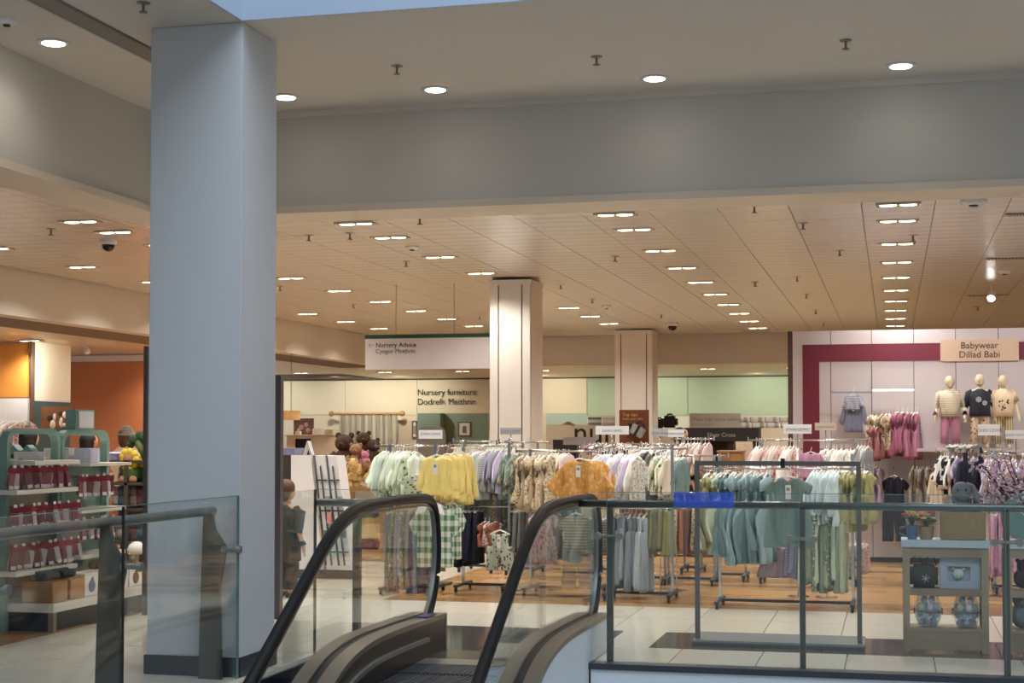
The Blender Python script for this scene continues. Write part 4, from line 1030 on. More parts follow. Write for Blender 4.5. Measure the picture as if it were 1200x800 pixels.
# egg shaped clear tubs of coloured balls
def egg(px, label):
    x = XY(px); t = empty('egg_tub', (x, 11.93, .176), label, 'toy'); t.scale = (.95, .95, 1.08)
    prof = [(.03, 0), (.075, .01), (.098, .06), (.105, .11), (.098, .16), (.078, .205), (.05, .235), (.02, .25)]
    bm = bmesh.new(); lathe(bm, prof, 24); link('shell', bm, clear_plastic(), t, smooth=True)
    cols = [C((140, 166, 196)), C((206, 204, 130)), C((196, 176, 190)), C((150, 190, 170)), C((220, 184, 150))]
    rnd = random.Random(px); k = 0
    for z, r, n in ((.03, .05, 5), (.08, .07, 6), (.13, .068, 6), (.18, .04, 4)):
        for i in range(n):
            a = 2 * PI * i / n + z * 30; bm = bmesh.new(); sph(bm, (r * math.cos(a), r * math.sin(a), z + .005), .026, 10)
            link('ball', bm, cols[(0 if z < .1 else (k % 5))], t, smooth=True); k += 1
    TB('handle', M_RUBBER, [(.04 * math.cos(q * PI / 6) * 1.3, 0, .235 + .035 * math.sin(q * PI / 6)) for q in range(7)], .005, t)
    bm = bmesh.new(); lathe(bm, [(.104, .104), (.109, .106), (.109, .114), (.104, .116)], 24); link('rim', bm, M_STEEL, t)
    for s in (-1, 1): BX('latch', M_RUBBER, (s * .106 - .004, s * .106 + .004, -.015, .015, .09, .13), t)
egg(1087, 'clear egg shaped tub of coloured balls, left one on the bottom shelf')
egg(1132, 'clear egg shaped tub of coloured balls, right one on the bottom shelf')
# second unit's goods
x = XY(1193); t = empty('toy_bear', (x + .03, 11.95, .176), 'grey plush toy on the bottom shelf at the right edge', 'toy')
bm = bmesh.new(); sph(bm, (0, 0, .1), .09, 14, (1, .9, 1.1)); link('body', bm, M_FURG, t, smooth=True)
bm = bmesh.new(); sph(bm, (-.01, -.02, .22), .065, 14); sph(bm, (-.06, 0, .27), .022, 8); sph(bm, (.05, 0, .27), .022, 8); sph(bm, (-.01, -.08, .205), .025, 8); link('head', bm, M_FURG, t, smooth=True)
t = empty('toy_bear', (x + .04, 11.95, .466), 'dark brown plush toy on the middle shelf at the right edge', 'toy'); fb = mat('dark_brown_plush', (66, 46, 34), .95, bump=.5, scale=60)
bm = bmesh.new(); sph(bm, (0, 0, .08), .075, 14); link('body', bm, fb, t, smooth=True)
bm = bmesh.new(); sph(bm, (0, -.02, .17), .05, 14); sph(bm, (-.04, 0, .21), .018, 8); sph(bm, (.04, 0, .21), .018, 8); link('head', bm, fb, t, smooth=True)
t = empty('round_tray', (x + .06, 11.98, .826), 'sea green round tray leaning upright at the right edge of the shelves', 'tray')
bm = bmesh.new(); cyl(bm, (0, .02, .17), (0, .035, .17), .17, seg=36); link('disc', bm, mat('sea_green_enamel', (120, 150, 140), .35), t)
bm = bmesh.new(); tube(bm, [(.17 * math.cos(k * PI / 16), .018, .17 + .17 * math.sin(k * PI / 16)) for k in range(32)], .008, 6, True); link('rim', bm, M_STEEL, t, smooth=True)
# blossom branches in a vase behind shelf 2
t = empty('blossom_vase', (.98, 12.04, .826), 'vase of bare branches with pale pink blossom at the right edge', 'plant')
bm = bmesh.new(); lathe(bm, [(.035, 0), (.05, .05), (.042, .11), (.028, .15), (.034, .17), (.026, .17), (.022, .12)], 20); link('vase', bm, M_DGREY, t, smooth=True)
mb, mf = mat('dark_twig', (64, 44, 40), .8), mat('blossom', (226, 196, 196), .8, var=.15)
bb, bf = bmesh.new(), bmesh.new(); rnd = random.Random(4)
for k in range(26):
    a = rnd.uniform(0, 2 * PI); sp = rnd.uniform(.1, .42); h = rnd.uniform(.26, .66) ; p = Vector((0, 0, .12)); pts = [p.copy()]
    tgt = Vector((sp * math.cos(a) * .75 - .10, sp * .4 * math.sin(a) + .05, h))
    for i in range(1, 6):
        q = p.lerp(tgt, i / 5) + Vector((rnd.uniform(-.02, .02), rnd.uniform(-.02, .02), 0)); pts.append(q)
        if i > 2:
            for _ in range(9):
                o = q + Vector((rnd.uniform(-.07, .07), rnd.uniform(-.05, .05), rnd.uniform(-.06, .06))); sph(bf, o, rnd.uniform(.008, .016), 6, (1, 1, .7))
                if rnd.random() < .35: tube(bb, [q, (q + o) / 2, o], .0018, 4)
    tube(bb, pts, .004, 5)
tag(link('branches', bb, mb, t), kind='stuff'); tag(link('blossoms', bf, mf, t), kind='stuff')

# ================================================================== BABYWEAR WALL
BY = 20.07
M_WP = mat('display_wall_panel', (202, 193, 192), .6, var=.02)
wl = empty('display_wall', (-1.31, BY, 0), 'pale panelled babywear display wall with a maroon band', 'wall')
BX('backing', mat('deep_joint', (60, 50, 48), .8), (0, 4.2, .035, .16, 0, 2.93), wl)
xs = [0, .06, .545, 1.055, 1.575, 2.085, 2.6, 3.11, 3.62, 4.13]
for a, b in zip(xs, xs[1:]):
    for z0, z1 in ((.06, 1.42), (1.43, 2.94)):
        BX('wall_panel', M_WP if a > 0 else mat('dark_edge', (84, 66, 54), .6), (a + .004, b - .004, 0, .04, z0, z1), wl)
M_MAR = mat('maroon_band', (112, 28, 50), .55, var=.03)
BX('maroon_band', M_MAR, (.19, 1.90, -.012, .0, 2.545, 2.765), wl)
BX('maroon_band', M_MAR, (.19, .40, -.012, .0, .2, 2.545), wl)
BX('maroon_band', M_MAR, (2.84, 4.1, -.012, .0, 2.545, 2.765), wl)
sg = empty('babywear_sign', (.59, BY - .03, 2.53), 'beige sign lettered Babywear and Dillad Babi over the mannequins', 'sign')
BX('board', mat('beige_board', (214, 186, 158), .6), (0, .94, 0, .03, 0, .27), sg)
M_BR = mat('dark_brown_ink', (44, 24, 22), .6)
text('Babywear', .115, M_BR, sg, (.47, -.003, .158), 'CENTER'); text('Dillad Babi', .115, M_BR, sg, (.47, -.003, .045), 'CENTER')
BX('shelf_rail', M_CHROME, (.55, 1.05, -.30, -.285, 2.13, 2.15), wl)
BX('shelf_rail', M_CHROME, (1.07, 1.57, -.32, -.29, 2.155, 2.175), wl)
BX('lit_edge', mat('lit_shelf_edge', (255, 250, 240), .5, emit=2.2), (1.07, 1.57, -.335, -.32, 2.155, 2.175), wl)
BX('mannequin_shelf', M_WP, (1.6, 4.1, -.55, 0, 1.40, 1.44), wl)
BX('shelf_rail', M_DGREY, (.56, 1.05, -.3, -.285, 1.2, 1.215), wl)
BX('shelf_rail', M_CHROME, (1.6, 3.2, -.35, -.335, 1.18, 1.195), wl)
BX('skirting', M_DGREY, (0, 4.1, -.02, 0, 0, .06), wl)
for x in (.3, .78, 1.31, 1.9, 2.6):     # arms carrying the rails
    BX('bracket', M_DGREY, (x, x + .012, -.33, 0, 1.19, 1.205), wl)
GY = BY - .25
front(1000, 462, 506, 30, GY, 'jacket', C((112, 118, 146)), 'grey blue striped jacket hanging front on at the left of the babywear wall', .46)
front(999, 463, 480, 24, GY - .06, 'jacket', pat('blue_white_stripe', 'stripe', (120, 130, 170), (226, 226, 230), 22), 'blue and white striped yoke over the grey jacket', .46, ticket=False)
row(1018, 1028, 487, 512, GY, 3, 'short_dress', [cream, dot_t], 'cream blouse on the rail left of the pink dresses', 'cream blouses, wall rail')
row(1017, 1036, 500, 538, GY - .08, 4, 'dress', [coral], 'coral red pleated baby dress on the babywear wall', 'coral dresses')
row(1032, 1048, 486, 528, GY, 4, 'short_dress', [flor_c, dot_t], 'cream spotted dress between coral and pink dresses', 'cream spotted dresses')
row(1048, 1077, 484, 536, GY, 9, 'dress', [hot, C((164, 92, 118)), C((178, 112, 140))], 'deep pink shiny baby dress on the babywear wall', 'deep pink dresses')
row(1017, 1033, 548, 600, GY - .1, 5, 'dress', [C((120, 112, 150)), mauve, grey], 'dusky lilac dress on the low rail left of the dark frilly top', 'dusky lilac dresses')
front(1048, 558, 592, 34, GY - .1, 'tee', dnavy, 'dark frilly top hanging front on on the low wall rail', .46, ticket=False)
front(1048, 596, 634, 30, GY - .1, 'trousers', C((40, 40, 48)), 'dark trousers under the dark frilly top', .26, ticket=False)
row(1070, 1091, 548, 612, GY - .1, 6, 'dress', [C((150, 136, 120)), C((120, 108, 98))], 'taupe dress on the low rail below the pink dresses', 'taupe dresses')
front(1097, 553, 590, 22, 18.6, 'jacket', cream, 'cream fluffy jacket on the low rail below the first mannequin', .5, ticket=False)
row(1101, 1120, 536, 580, 18.0, 6, 'jacket', [st_bw, white, C((30, 30, 36))], 'black and white broad striped jacket below the first mannequin', 'broad striped jackets')
for i, p in enumerate((1131, 1149)):
    front(p, 538, 590, 24, 17.6 + .15 * i, 'hood_coat', navy, ('navy hooded coat behind the grey rabbit, left one', 'navy hooded coat behind the grey rabbit, right one')[i], .52, rz=.3, ticket=False)
row(1120, 1170, 536, 572, 17.9, 9, 'jacket', [lilac, C((120, 120, 170)), navy], 'lilac and navy jacket on the rail behind the hooded coats', 'lilac and navy jackets')
z = row(1152, 1215, 540, 592, 16.6, 12, 'jacket', [lilac, pink, blush, C((160, 120, 160))], 'lilac and pink jacket behind the blossom branches', 'lilac and pink jackets')
row(1158, 1196, 604, 672, 16.4, 8, 'long_trousers', [C((186, 120, 158)), pink], 'bright pink trousers on the low rail at the right edge', 'bright pink trousers')
row(1196, 1230, 600, 668, 16.4, 6, 'trousers', [mauve, brown], 'plum trousers at the right edge', 'plum trousers')
rack(1150, 1230, 16.5, [z, 1.0], 'chrome rack of lilac jackets behind the blossom', top=1.45)
rack(1100, 1172, 17.9, [1.42], 'chrome rack of navy hooded coats')
for y in (519, 523): pass
row(1112, 1145, 521, 530, 17.2, 8, 'tee', [white, grey], 'white top on the high rail at the feet of the mannequins', 'white tops high rail')

# ---- mannequins and people --------------------------------------------------------
def figure(name, h, m, parent, arm=.12, leg=.05, child=False, bend=0, stride=0.0):
    """one continuous body grown over a skeleton, origin between the feet, facing -Y"""
    hd = .115 if not child else .155
    hip = .50 * h if not child else .45 * h; sh = .815 * h if not child else .765 * h
    sw = .115 * h if not child else .115 * h
    V = [(0, 0, hip), (0, .0, hip + .1 * h), (0, 0, hip + .22 * h), (0, 0, sh), (0, -.005, sh + .05 * h)]
    R = [.075, .068, .078, .06, .032]
    E = [(i, i + 1) for i in range(4)]
    for s in (-1, 1):
        b = len(V)
        V += [(s * sw, 0, sh - .01 * h), (s * (sw + arm * .45 * h), .02 * h, sh - .16 * h), (s * (sw + arm * .7 * h), -.03 * h, sh - .31 * h), (s * (sw + arm * .75 * h), -.05 * h, sh - .36 * h)]
        R += [.04, .028, .02, .022]; E += [(3, b), (b, b + 1), (b + 1, b + 2), (b + 2, b + 3)]
        for q in range(4):   # four fingers and a thumb
            f = len(V); x0 = s * (sw + arm * .75 * h); V += [(x0 + (q - 1.5) * .006 * h, -.055 * h, sh - .39 * h), (x0 + (q - 1.5) * .007 * h, -.06 * h, sh - (.415 + .006 * (q in (1, 2))) * h)]
            R += [.0052, .0042]; E += [(b + 3, f), (f, f + 1)]
        f = len(V); V += [(s * (sw + arm * .6 * h), -.062 * h, sh - .375 * h), (s * (sw + arm * .57 * h), -.07 * h, sh - .395 * h)]; R += [.006, .0045]; E += [(b + 3, f), (f, f + 1)]
        b = len(V); st = s * stride
        V += [(s * .05 * h, 0, hip - .03 * h), (s * (.05 + leg * .5) * h, -.01 * h - st * .5, hip * .53), (s * (.05 + leg * .6) * h, .01 * h - st, .05 * h), (s * (.055 + leg * .6) * h, -.07 * h - st, .018 * h)]
        R += [.055, .038, .026, .02]; E += [(0, b), (b, b + 1), (b + 1, b + 2), (b + 2, b + 3)]
    me = bpy.data.meshes.new(name); me.from_pydata([Vector(v) for v in V], E, []); me.materials.append(m)
    o = bpy.data.objects.new(name, me); COL.objects.link(o)
    md = o.modifiers.new('skin', 'SKIN')
    for i, sv in enumerate(me.skin_vertices[0].data): sv.radius = (R[i] * h, R[i] * h * (.75 if i < 4 else 1)); sv.use_root = (i == 0)
    sb = o.modifiers.new('sub', 'SUBSURF'); sb.levels = 1
    dg = bpy.context.evaluated_depsgraph_get(); bm = bmesh.new(); bm.from_mesh(bpy.data.meshes.new_from_object(o.evaluated_get(dg)))
    hr_ = .062 * h if not child else .078 * h; hh = hd * h / 2 if not child else .085 * h
    sph(bm, (0, -.012 * h, h - hh), 1, 20, (hr_ * .86, hr_, hh)); sph(bm, (0, -.03 * h, h - hh * 1.45), 1, 16, (hr_ * .6, hr_ * .7, hh * .5))
    cyl(bm, (0, 0, sh - .02 * h), (0, -.006 * h, h - hh * 1.3), .034 * h, .03 * h, 16)
    me2 = bpy.data.meshes.new(name); bm.to_mesh(me2); bm.free(); me2.materials.append(m)
    bpy.data.objects.remove(o); o = bpy.data.objects.new(name, me2); COL.objects.link(o); o.parent = parent
    rm = o.modifiers.new('remesh', 'REMESH'); rm.mode = 'VOXEL'; rm.voxel_size = .0065 * h; rm.use_smooth_shade = True
    sm = o.modifiers.new('smooth', 'SMOOTH'); sm.factor = .5; sm.iterations = 2
    return o
def loft_z(prof, seg=20, fold=0, kk=9):
    """(z, rx, ry, cx, cy) rings"""
    bm = bmesh.new(); rings = []
    for z, rx, ry, cx, cy in prof:
        rings.append([bm.verts.new((cx + rx * math.cos(2 * PI * k / seg) * (1 + fold * math.sin(kk * 2 * PI * k / seg)), cy + ry * math.sin(2 * PI * k / seg) * (1 + fold * math.sin(kk * 2 * PI * k / seg)), z)) for k in range(seg)])
    for A, B in zip(rings, rings[1:]):
        for k in range(seg): bm.faces.new((A[k], A[(k + 1) % seg], B[(k + 1) % seg], B[k]))
    bm.faces.new(rings[0][::-1]); bm.faces.new(rings[-1]); return bm
def dress_figure(t, h, top, bottom, child=False, hem=None, arm=.12, leg=.05, sleeve=1.0, wide=1.25, stride=0):
    hip = .50 * h if not child else .45 * h; sh = .815 * h if not child else .765 * h; sw = .115 * h; hem = hem or hip - .02 * h
    k = wide
    bm = loft_z([(hem, .105 * h * k, .085 * h * k, 0, 0), (hip + .1 * h, .1 * h * k, .08 * h * k, 0, 0), (sh - .1 * h, .115 * h * k, .082 * h * k, 0, 0), (sh - .03 * h, .12 * h * k, .07 * h * k, 0, 0), (sh + .015 * h, .085 * h, .055 * h, 0, 0), (sh + .035 * h, .045 * h, .045 * h, 0, 0)], 22, .012, 7)
    o = link('top', bm, top, t, smooth=True)
    for s in (-1, 1):
        P = [Vector((s * (sw - .02 * h), 0, sh - .012 * h)), Vector((s * (sw + .02 * h), .0, sh - .03 * h)), Vector((s * (sw + arm * .45 * h), .02 * h, sh - .16 * h)), Vector((s * (sw + arm * .7 * h), -.03 * h, sh - .31 * h))]
        if sleeve < .6: P = P[:2] + [P[1].lerp(P[2], .75)]
        rr = [.05 * h, .058 * h, .048 * h, .036 * h][:len(P)]
        if sleeve < .6: rr = [.05 * h, .06 * h, .062 * h]
        bm = bmesh.new(); tube(bm, P, .03, 14, rr=rr); link('sleeve', bm, top, o, smooth=True)
    if bottom:
        for s in (-1, 1):
            st = s * stride
            bm = bmesh.new(); tube(bm, [(s * .05 * h, 0, hip + .03 * h), (s * .056 * h, 0, hip - .06 * h), (s * (.05 + leg * .5) * h, -.01 * h - st * .5, hip * .53), (s * (.05 + leg * .6) * h, .01 * h - st, .07 * h)], .05, 14, rr=[.066 * h, .068 * h, .058 * h, .055 * h])
            link('trouser_leg', bm, bottom, t, smooth=True)
    return o
M_MANN = mat('mannequin_cream', (222, 206, 172), .5, var=.02)
for px, hy, top, bot, lab, slv, spx in ((1113, 440, st_mann, C((172, 104, 132)), 'child mannequin in cream striped top and pink trousers, left of the three', 1, 0),
                                   (1148, 438, C((38, 42, 58)), dot_t, 'child mannequin in dark sweatshirt with two pale circles and peach trousers', 1, 1),
                                   (1175, 439, C((224, 196, 156)), st_khaki, 'child mannequin in peach printed tee and striped trousers, right of the three', .5, 2)):
    p = AY(px, hy, 19.75); t = empty('child_mannequin', (p.x, 19.75, 1.442), lab, 'mannequin'); h = p.z - 1.442
    figure('body', h, M_MANN, t, child=True); o = dress_figure(t, h, top, bot, True, sleeve=slv, wide=1.34)
    if spx == 1:
        for dx, dz, r in ((-.02, .62, .035), (.05, .575, .03)): CY('print', pat('pale_print', 'dots', (170, 176, 170), (120, 130, 128), 60), (dx, -.118, dz * h / .93 * .98), (dx, -.110, dz * h / .93 * .98), r, parent=o, seg=20)
    if spx == 2:
        rnd = random.Random(2); bm = bmesh.new()
        for k in range(14): sph(bm, (rnd.uniform(-.055, .055), -.108, rnd.uniform(.5, .66) * h), rnd.uniform(.007, .014), 8, (1, .2, 1))
        tag(link('print', bm, M_BLACK, o), kind='stuff')
def face(t, h, m_skin):
    z = h - .115 * h * .5
    bm = bmesh.new(); sph(bm, (0, -.068 * h, z - .008 * h), .009 * h, 8, (.8, 1, 1.3)); link('nose', bm, m_skin, t, smooth=True)
    for s in (-1, 1):
        bm = bmesh.new(); sph(bm, (s * .02 * h, -.062 * h, z + .004 * h), .005 * h, 8); link('eye', bm, M_BLACK, t)
        bm = bmesh.new(); sph(bm, (s * .055 * h, -.01 * h, z), .012 * h, 8, (.4, 1, 1.4)); link('ear', bm, m_skin, t, smooth=True)
    bm = bmesh.new(); sph(bm, (0, -.06 * h, z - .026 * h), .012 * h, 8, (1, .3, .25)); link('mouth', bm, mat('lip', (150, 84, 74), .6), t)
M_SKIN = mat('skin', (206, 160, 132), .55, var=.04); M_HAIRD = mat('dark_hair', (26, 18, 14), .6, bump=.5, scale=80); M_HAIRB = mat('brown_hair', (88, 62, 42), .7, bump=.5, scale=80)
def person(px, Y, h, rz, top, bottom, hair, label, child=False, hem=None, hat=None, stride=.08):
    x = AY(px, 560, Y).x; t = empty('person', (x, Y, 0), label, 'person', rz=rz)
    figure('body', h, M_SKIN, t, child=child, arm=.05, stride=stride); dress_figure(t, h, top, bottom, child, hem=hem, arm=.05, wide=1.3, stride=stride)
    face(t, h, M_SKIN); hz = h - .05 * h
    bm = bmesh.new(); sph(bm, (0, .012 * h, hz), .064 * h if not child else .08 * h, 16, (1, 1.05, .95)); sph(bm, (0, .022 * h, hz - .035 * h), .062 * h, 14, (1, .85, 1.25)); sph(bm, (0, .03 * h, hz - .075 * h), .045 * h, 12, (1.1, .6, 1))
    link('hair', bm, hair, t, smooth=True)
    if hat:
        bm = bmesh.new()
        for k in range(6): tube(bm, [(.07 * h * (1 - k * .14) ** .6 * math.cos(q * PI / 10), .07 * h * (1 - k * .14) ** .6 * math.sin(q * PI / 10), hz + .0 + k * .0125 * h) for q in range(20)], .012 * h, 8, True)
        sph(bm, (0, 0, hz + .01 * h), .066 * h, 16, (1, 1, 1.15)); link('knitted_hat', bm, hat, t, smooth=True)
    for s in (-1, 1): BX('shoe', M_BLACK, (s * .075 * h - .03 * h, s * .075 * h + .03 * h, -.09 * h - s * stride, .035 * h - s * stride, .001, .04 * h), t, bev=.008)
    return t
beige = C((190, 172, 144))
person(148, 20.6, 1.69, 2.6, C((196, 176, 144)), C((60, 60, 66)), M_HAIRB, 'person in a grey knitted hat and beige coat before the burnt orange wall', hem=.6, hat=mat('grey_knit', (136, 128, 116), .95, bump=.6, scale=50))
person(798, 25.5, 1.72, 2.2, C((40, 40, 44)), C((30, 30, 36)), M_HAIRD, 'person with dark hair seen behind the cards by the black stand', hem=.7)
person(336, 14.3, 1.14, 2.9, C((52, 50, 50)), C((40, 42, 48)), M_HAIRB, 'child in a dark coat walking beside the large column', child=True, hem=.36, stride=.05)
person(104, 17.4, 1.62, 2.7, C((34, 34, 38)), C((40, 40, 46)), M_HAIRD, 'person with black hair and dark coat behind the teal shelving arch', hem=.6)
person(34, 15.6, 1.66, 3.0, C((30, 30, 34)), C((40, 40, 46)), M_HAIRD, 'person with black hair behind the left end of the teal shelving', hem=.6)

# ================================================================== REAR OF THE SHOP
def AR(px, py, Y=RW): return AY(px, py, Y)
def slab(name, px0, py0, px1, py1, Y, d, m, label=None, cat=None, parent=None, kind=None):
    a, b = AY(px0, py1, Y), AY(px1, py0, Y); bm = bmesh.new()
    if parent: q = parent.location; box(bm, a.x - q.x, b.x - q.x, Y - q.y, Y + d - q.y, a.z - q.z, b.z - q.z); return link(name, bm, m, parent)
    box(bm, -(b.x - a.x) / 2, (b.x - a.x) / 2, 0, d, 0, b.z - a.z); o = link(name, bm, m, loc=((a.x + b.x) / 2, Y, a.z)); tag(o, label, cat, kind=kind); return o
bk = bpy.data.objects['wall_back']
for i, (a, b_) in enumerate(((322, 405), (405, 489), (489, 575), (575, 688))): slab('wall_panel', a + .5, 440, b_ - .5, 486, RW - .03, .03, M_CREAM, parent=bk)
for a, b_ in ((688, 806), (806, 930)): slab('wall_panel', a + .4, 436, b_ - .4, 487, RW - .03, .03, M_GREENW, parent=bk)
slab('dark_rail', 322, 441, 925, 444.5, RW - .2, .05, mat('dark_bronze', (60, 54, 44), .6), parent=bk)
slab('lower_panel', 322, 486.5, 489, 600, RW - .05, .04, mat('warm_white', (226, 214, 190), .7), parent=bk)
slab('lower_panel', 489, 484, 572, 520, RW - .04, .03, mat('dusty_green', (134, 154, 138), .7), parent=bk)
slab('lower_panel', 489, 484, 516, 520, RW - .5, .4, mat('dusty_green_dark', (112, 132, 118), .7), parent=bk)
slab('lower_panel', 640, 484, 688, 498, RW - .05, .03, mat('sea_panel', (176, 200, 188), .7), parent=bk)
slab('lower_panel', 688, 487, 930, 503, RW - .05, .03, mat('white_panel', (230, 230, 220), .7), parent=bk)
q = AR(489, 463, RW - .07)
text('Nursery furniture', .215, M_INK, bk, (q.x, q.y, q.z), ext=.003); q = AR(489, 474, RW - .07); text('Dodrefn Meithrin', .215, M_INK, bk, (q.x, q.y, q.z), ext=.003)
# curtain on a pole
a, b_ = AR(398, 486, 36.6), AR(466, 532, 36.6); t = empty('curtain', ((a.x + b_.x) / 2, 36.6, b_.z), 'cream and grey striped curtain on a pole behind the soft toys', 'curtain')
bm = bmesh.new(); n = 90; w = b_.x - a.x; h = a.z - b_.z; top = []; bot = []
for k in range(n + 1):
    x = -w / 2 + w * k / n; y = .05 * math.sin(k * 2 * PI / 6); top.append(bm.verts.new((x, y, h))); bot.append(bm.verts.new((x, y * 1.2, 0)))
for k in range(n): bm.faces.new((top[k], top[k + 1], bot[k + 1], bot[k]))
bmesh.ops.solidify(bm, geom=bm.faces[:], thickness=.004)
link('cloth', bm, pat('curtain_stripe', 'vstripe', (228, 220, 200), (190, 183, 168), 5.5), t, smooth=True)
CY('pole', M_PINE, (-w / 2 - .2, 0, h + .03), (w / 2 + .1, 0, h + .03), .03, parent=t)
for s in (-w / 2 - .22, w / 2 + .12):
    bm = bmesh.new(); sph(bm, (s, 0, h + .03), .07, 12); link('finial', bm, M_PINE, t, smooth=True)
def picture(px0, py0, px1, py1, Y, label, tone):
    a, b_ = AY(px0, py1, Y), AY(px1, py0, Y); w, h = (b_.x - a.x) / 2, b_.z - a.z
    t = empty('framed_picture', ((a.x + b_.x) / 2, Y, a.z), label, 'picture'); m = mat('picture_frame', (104, 92, 70), .5)
    bm = bmesh.new(); box(bm, -w, w, -.03, 0, 0, .03); box(bm, -w, w, -.03, 0, h - .03, h); box(bm, -w, -w + .03, -.03, 0, .03, h - .03); box(bm, w - .03, w, -.03, 0, .03, h - .03); link('frame', bm, m, t)
    BX('mount', M_CARD, (-w + .03, w - .03, -.015, 0, .03, h - .03), t)
    bm = bmesh.new(); sph(bm, (0, -.016, h * .58), h * .15, 12, (1, .05, 1)); box(bm, -h * .15, h * .15, -.018, -.015, h * .22, h * .5); link('print', bm, tone, t)
picture(537, 494, 552, 511, RW - .05, 'small framed picture on the dusty green panel', cloth((120, 112, 104)))
picture(483, 493, 489, 513, RW - .08, 'narrow framed picture left of the dusty green panel', cloth((150, 140, 120)))
# hanging sign
t = empty('hanging_sign', (AY(428, 433, 19.3).x, 19.3, AY(428, 433, 19.3).z), 'white hanging sign with green top edge reading Nursery Advice', 'sign')
h = AY(428, 397, 19.3).z - t.location.z; M_SG = mat('sign_white', (214, 206, 206), .6)
BX('board', M_SG, (0, 2.3, 0, .04, 0, h), t); BX('top_strip', mat('sign_green', (30, 76, 50), .5), (-.005, 2.305, -.008, .048, h, h + .05), t)
text('Nursery Advice', .088, M_INK, t, (.145, -.003, h - .115)); text('Cyngor Meithrin', .082, mat('mid_ink', (96, 92, 92), .7), t, (.145, -.003, h - .195))
text('←', .1, M_GREYINK, t, (.03, -.003, h - .12))
for x in (.42, 1.22, 2.0): TB('wire', M_BLACK, [(x, .02, h + .05), (x, .02, CE - t.location.z)], .003, t, 5)

# brown sign board and goods round the farther column
t = slab('sign_board', 726, 480, 760, 621, 25.0, .05, mat('brown_board', (110, 60, 36), .6), 'brown sign board with orange heading before the farther shop column', 'sign')
h = AY(726, 480, 25).z - AY(726, 621, 25).z; M_OI = mat('orange_ink', (226, 160, 90), .6)
text('Top tips', .075, M_OI, t, (-.19, -.003, h - .105)); text('from your baby', .055, M_OI, t, (-.19, -.003, h - .165), ext=.001)
a = AY(744, 510, 24.9); t = empty('tilted_bag', a, 'grey and black baby bag tilted in front of the brown sign board', 'bag'); t.rotation_euler.y = .5
BX('body', cloth((150, 152, 150)), (-.12, .12, -.06, .06, 0, .17), t, bev=.02); BX('strap', M_BLACK, (-.02, .02, -.066, .066, -.005, .176), t)
BX('side', M_BLACK, (-.17, -.115, -.07, .07, -.02, .15), t, bev=.015); TB('handle', M_BLACK, [(-.08, 0, .17), (-.05, 0, .23), (.05, 0, .23), (.08, 0, .17)], .015, t)
# greige counter wall with black lettering
t = slab('display_counter', 640, 497.5, 724, 604, 30.0, .4, mat('greige_panel', (190, 176, 154), .65), 'greige low display wall with large black lettering behind the racks', 'counter')
h = AY(640, 497.5, 30).z - AY(640, 604, 30).z; text('nuna', .62, M_BLACK, t, (-.18, -.006, h - .36), ext=.004)
def lump(name, px0, py0, px1, py1, Y, m, label, cat, handle=False):
    a, b_ = AY(px0, py1, Y), AY(px1, py0, Y); w, h = (b_.x - a.x) / 2, b_.z - a.z; t = empty(name, ((a.x + b_.x) / 2, Y, a.z), label, cat)
    BX('body', m, (-w, w, -.13, .13, 0, h * .92), t, bev=min(.05, w * .4)); BX('pocket', m, (-w * .7, w * .7, -.16, -.12, h * .1, h * .5), t, bev=.012)
    TB('handle', m, [(-w * .4, 0, h * .88), (-w * .25, 0, h * 1.05), (w * .25, 0, h * 1.05), (w * .4, 0, h * .88)], .015, t); return t
lump('changing_bag', 776, 486, 794, 501, 30.5, M_BLACK, 'black bag upright on the shelf right of the farther shop column', 'bag')
lump('changing_bag', 768, 490, 778, 502, 30.4, M_BLACK, 'smaller black bag against the farther shop column', 'bag')
slab('bench', 648, 515, 676, 616, 27.0, .4, M_BLACK, 'long low black seat below the greige display wall', 'seat')
lump('tan_bag', 659, 495, 673, 499.5, 30.3, M_PINE, 'small tan bag on the ledge of the greige wall', 'bag')
for i, (a0, b0, cc) in enumerate(((688, 706, (110, 140, 128)), (706, 722, (200, 190, 170)))):
    a, b_ = AY(a0, 498, 30.2), AY(b0, 488, 30.2); t = empty('folded_blanket', ((a.x + b_.x) / 2, 30.2, a.z), ('green and white folded blanket on the ledge left of the brown board', 'cream folded blanket beside the brown board')[i], 'blanket')
    for k in range(3): BX('fold', cloth(cc) if k != 1 else M_CARD, (-.14, .14, -.1, .1, k * .055, k * .055 + .05), t, bev=.02)
slab('ledge', 764, 501.5, 925, 605, 30.3, .5, M_CREAM, 'cream ledge below the pale green wall carrying bags and bedding', 'shelf')
t = slab('grey_sign', 808, 484, 868, 501.4, 30.33, .03, mat('grey_board', (176, 172, 160), .6), 'grey sign reading When baby starts walking on the ledge', 'sign')
h = AY(808, 484, 30.2).z - AY(808, 501, 30.2).z; M_PI = mat('pencil_ink', (116, 114, 108), .7)
text('When baby starts walking', .094, M_PI, t, (-.47, -.003, h - .14), ext=.001); text('the adventures continue', .05, M_PI, t, (-.47, -.003, h - .23), ext=.001)
t = slab('black_stand', 802, 501, 889, 517, 26.5, .5, mat('black_board', (34, 30, 30), .5), 'black display canopy with pale script lettering', 'stand')
text('Silver Cross', .10, mat('pale_ink', (170, 166, 160), .6), t, (.0, -.003, .08), 'CENTER', ext=.001)
w = (AY(889, 510, 26.5).x - AY(802, 510, 26.5).x) / 2; zt = AY(802, 517, 26.5).z
for x in (-w + .05, 0.15, w - .06): BX('post', MATS['black_board'], (x - .05, x + .05, .05, .45, -zt, 0), t)
BX('back_panel', cloth((60, 56, 54)), (-w, .1, .42, .47, -zt, 0), t)
slab('price_board', 866, 520, 882, 628, 24, .03, cloth((206, 184, 160)), 'beige board with brown print standing below the black canopy', 'sign')
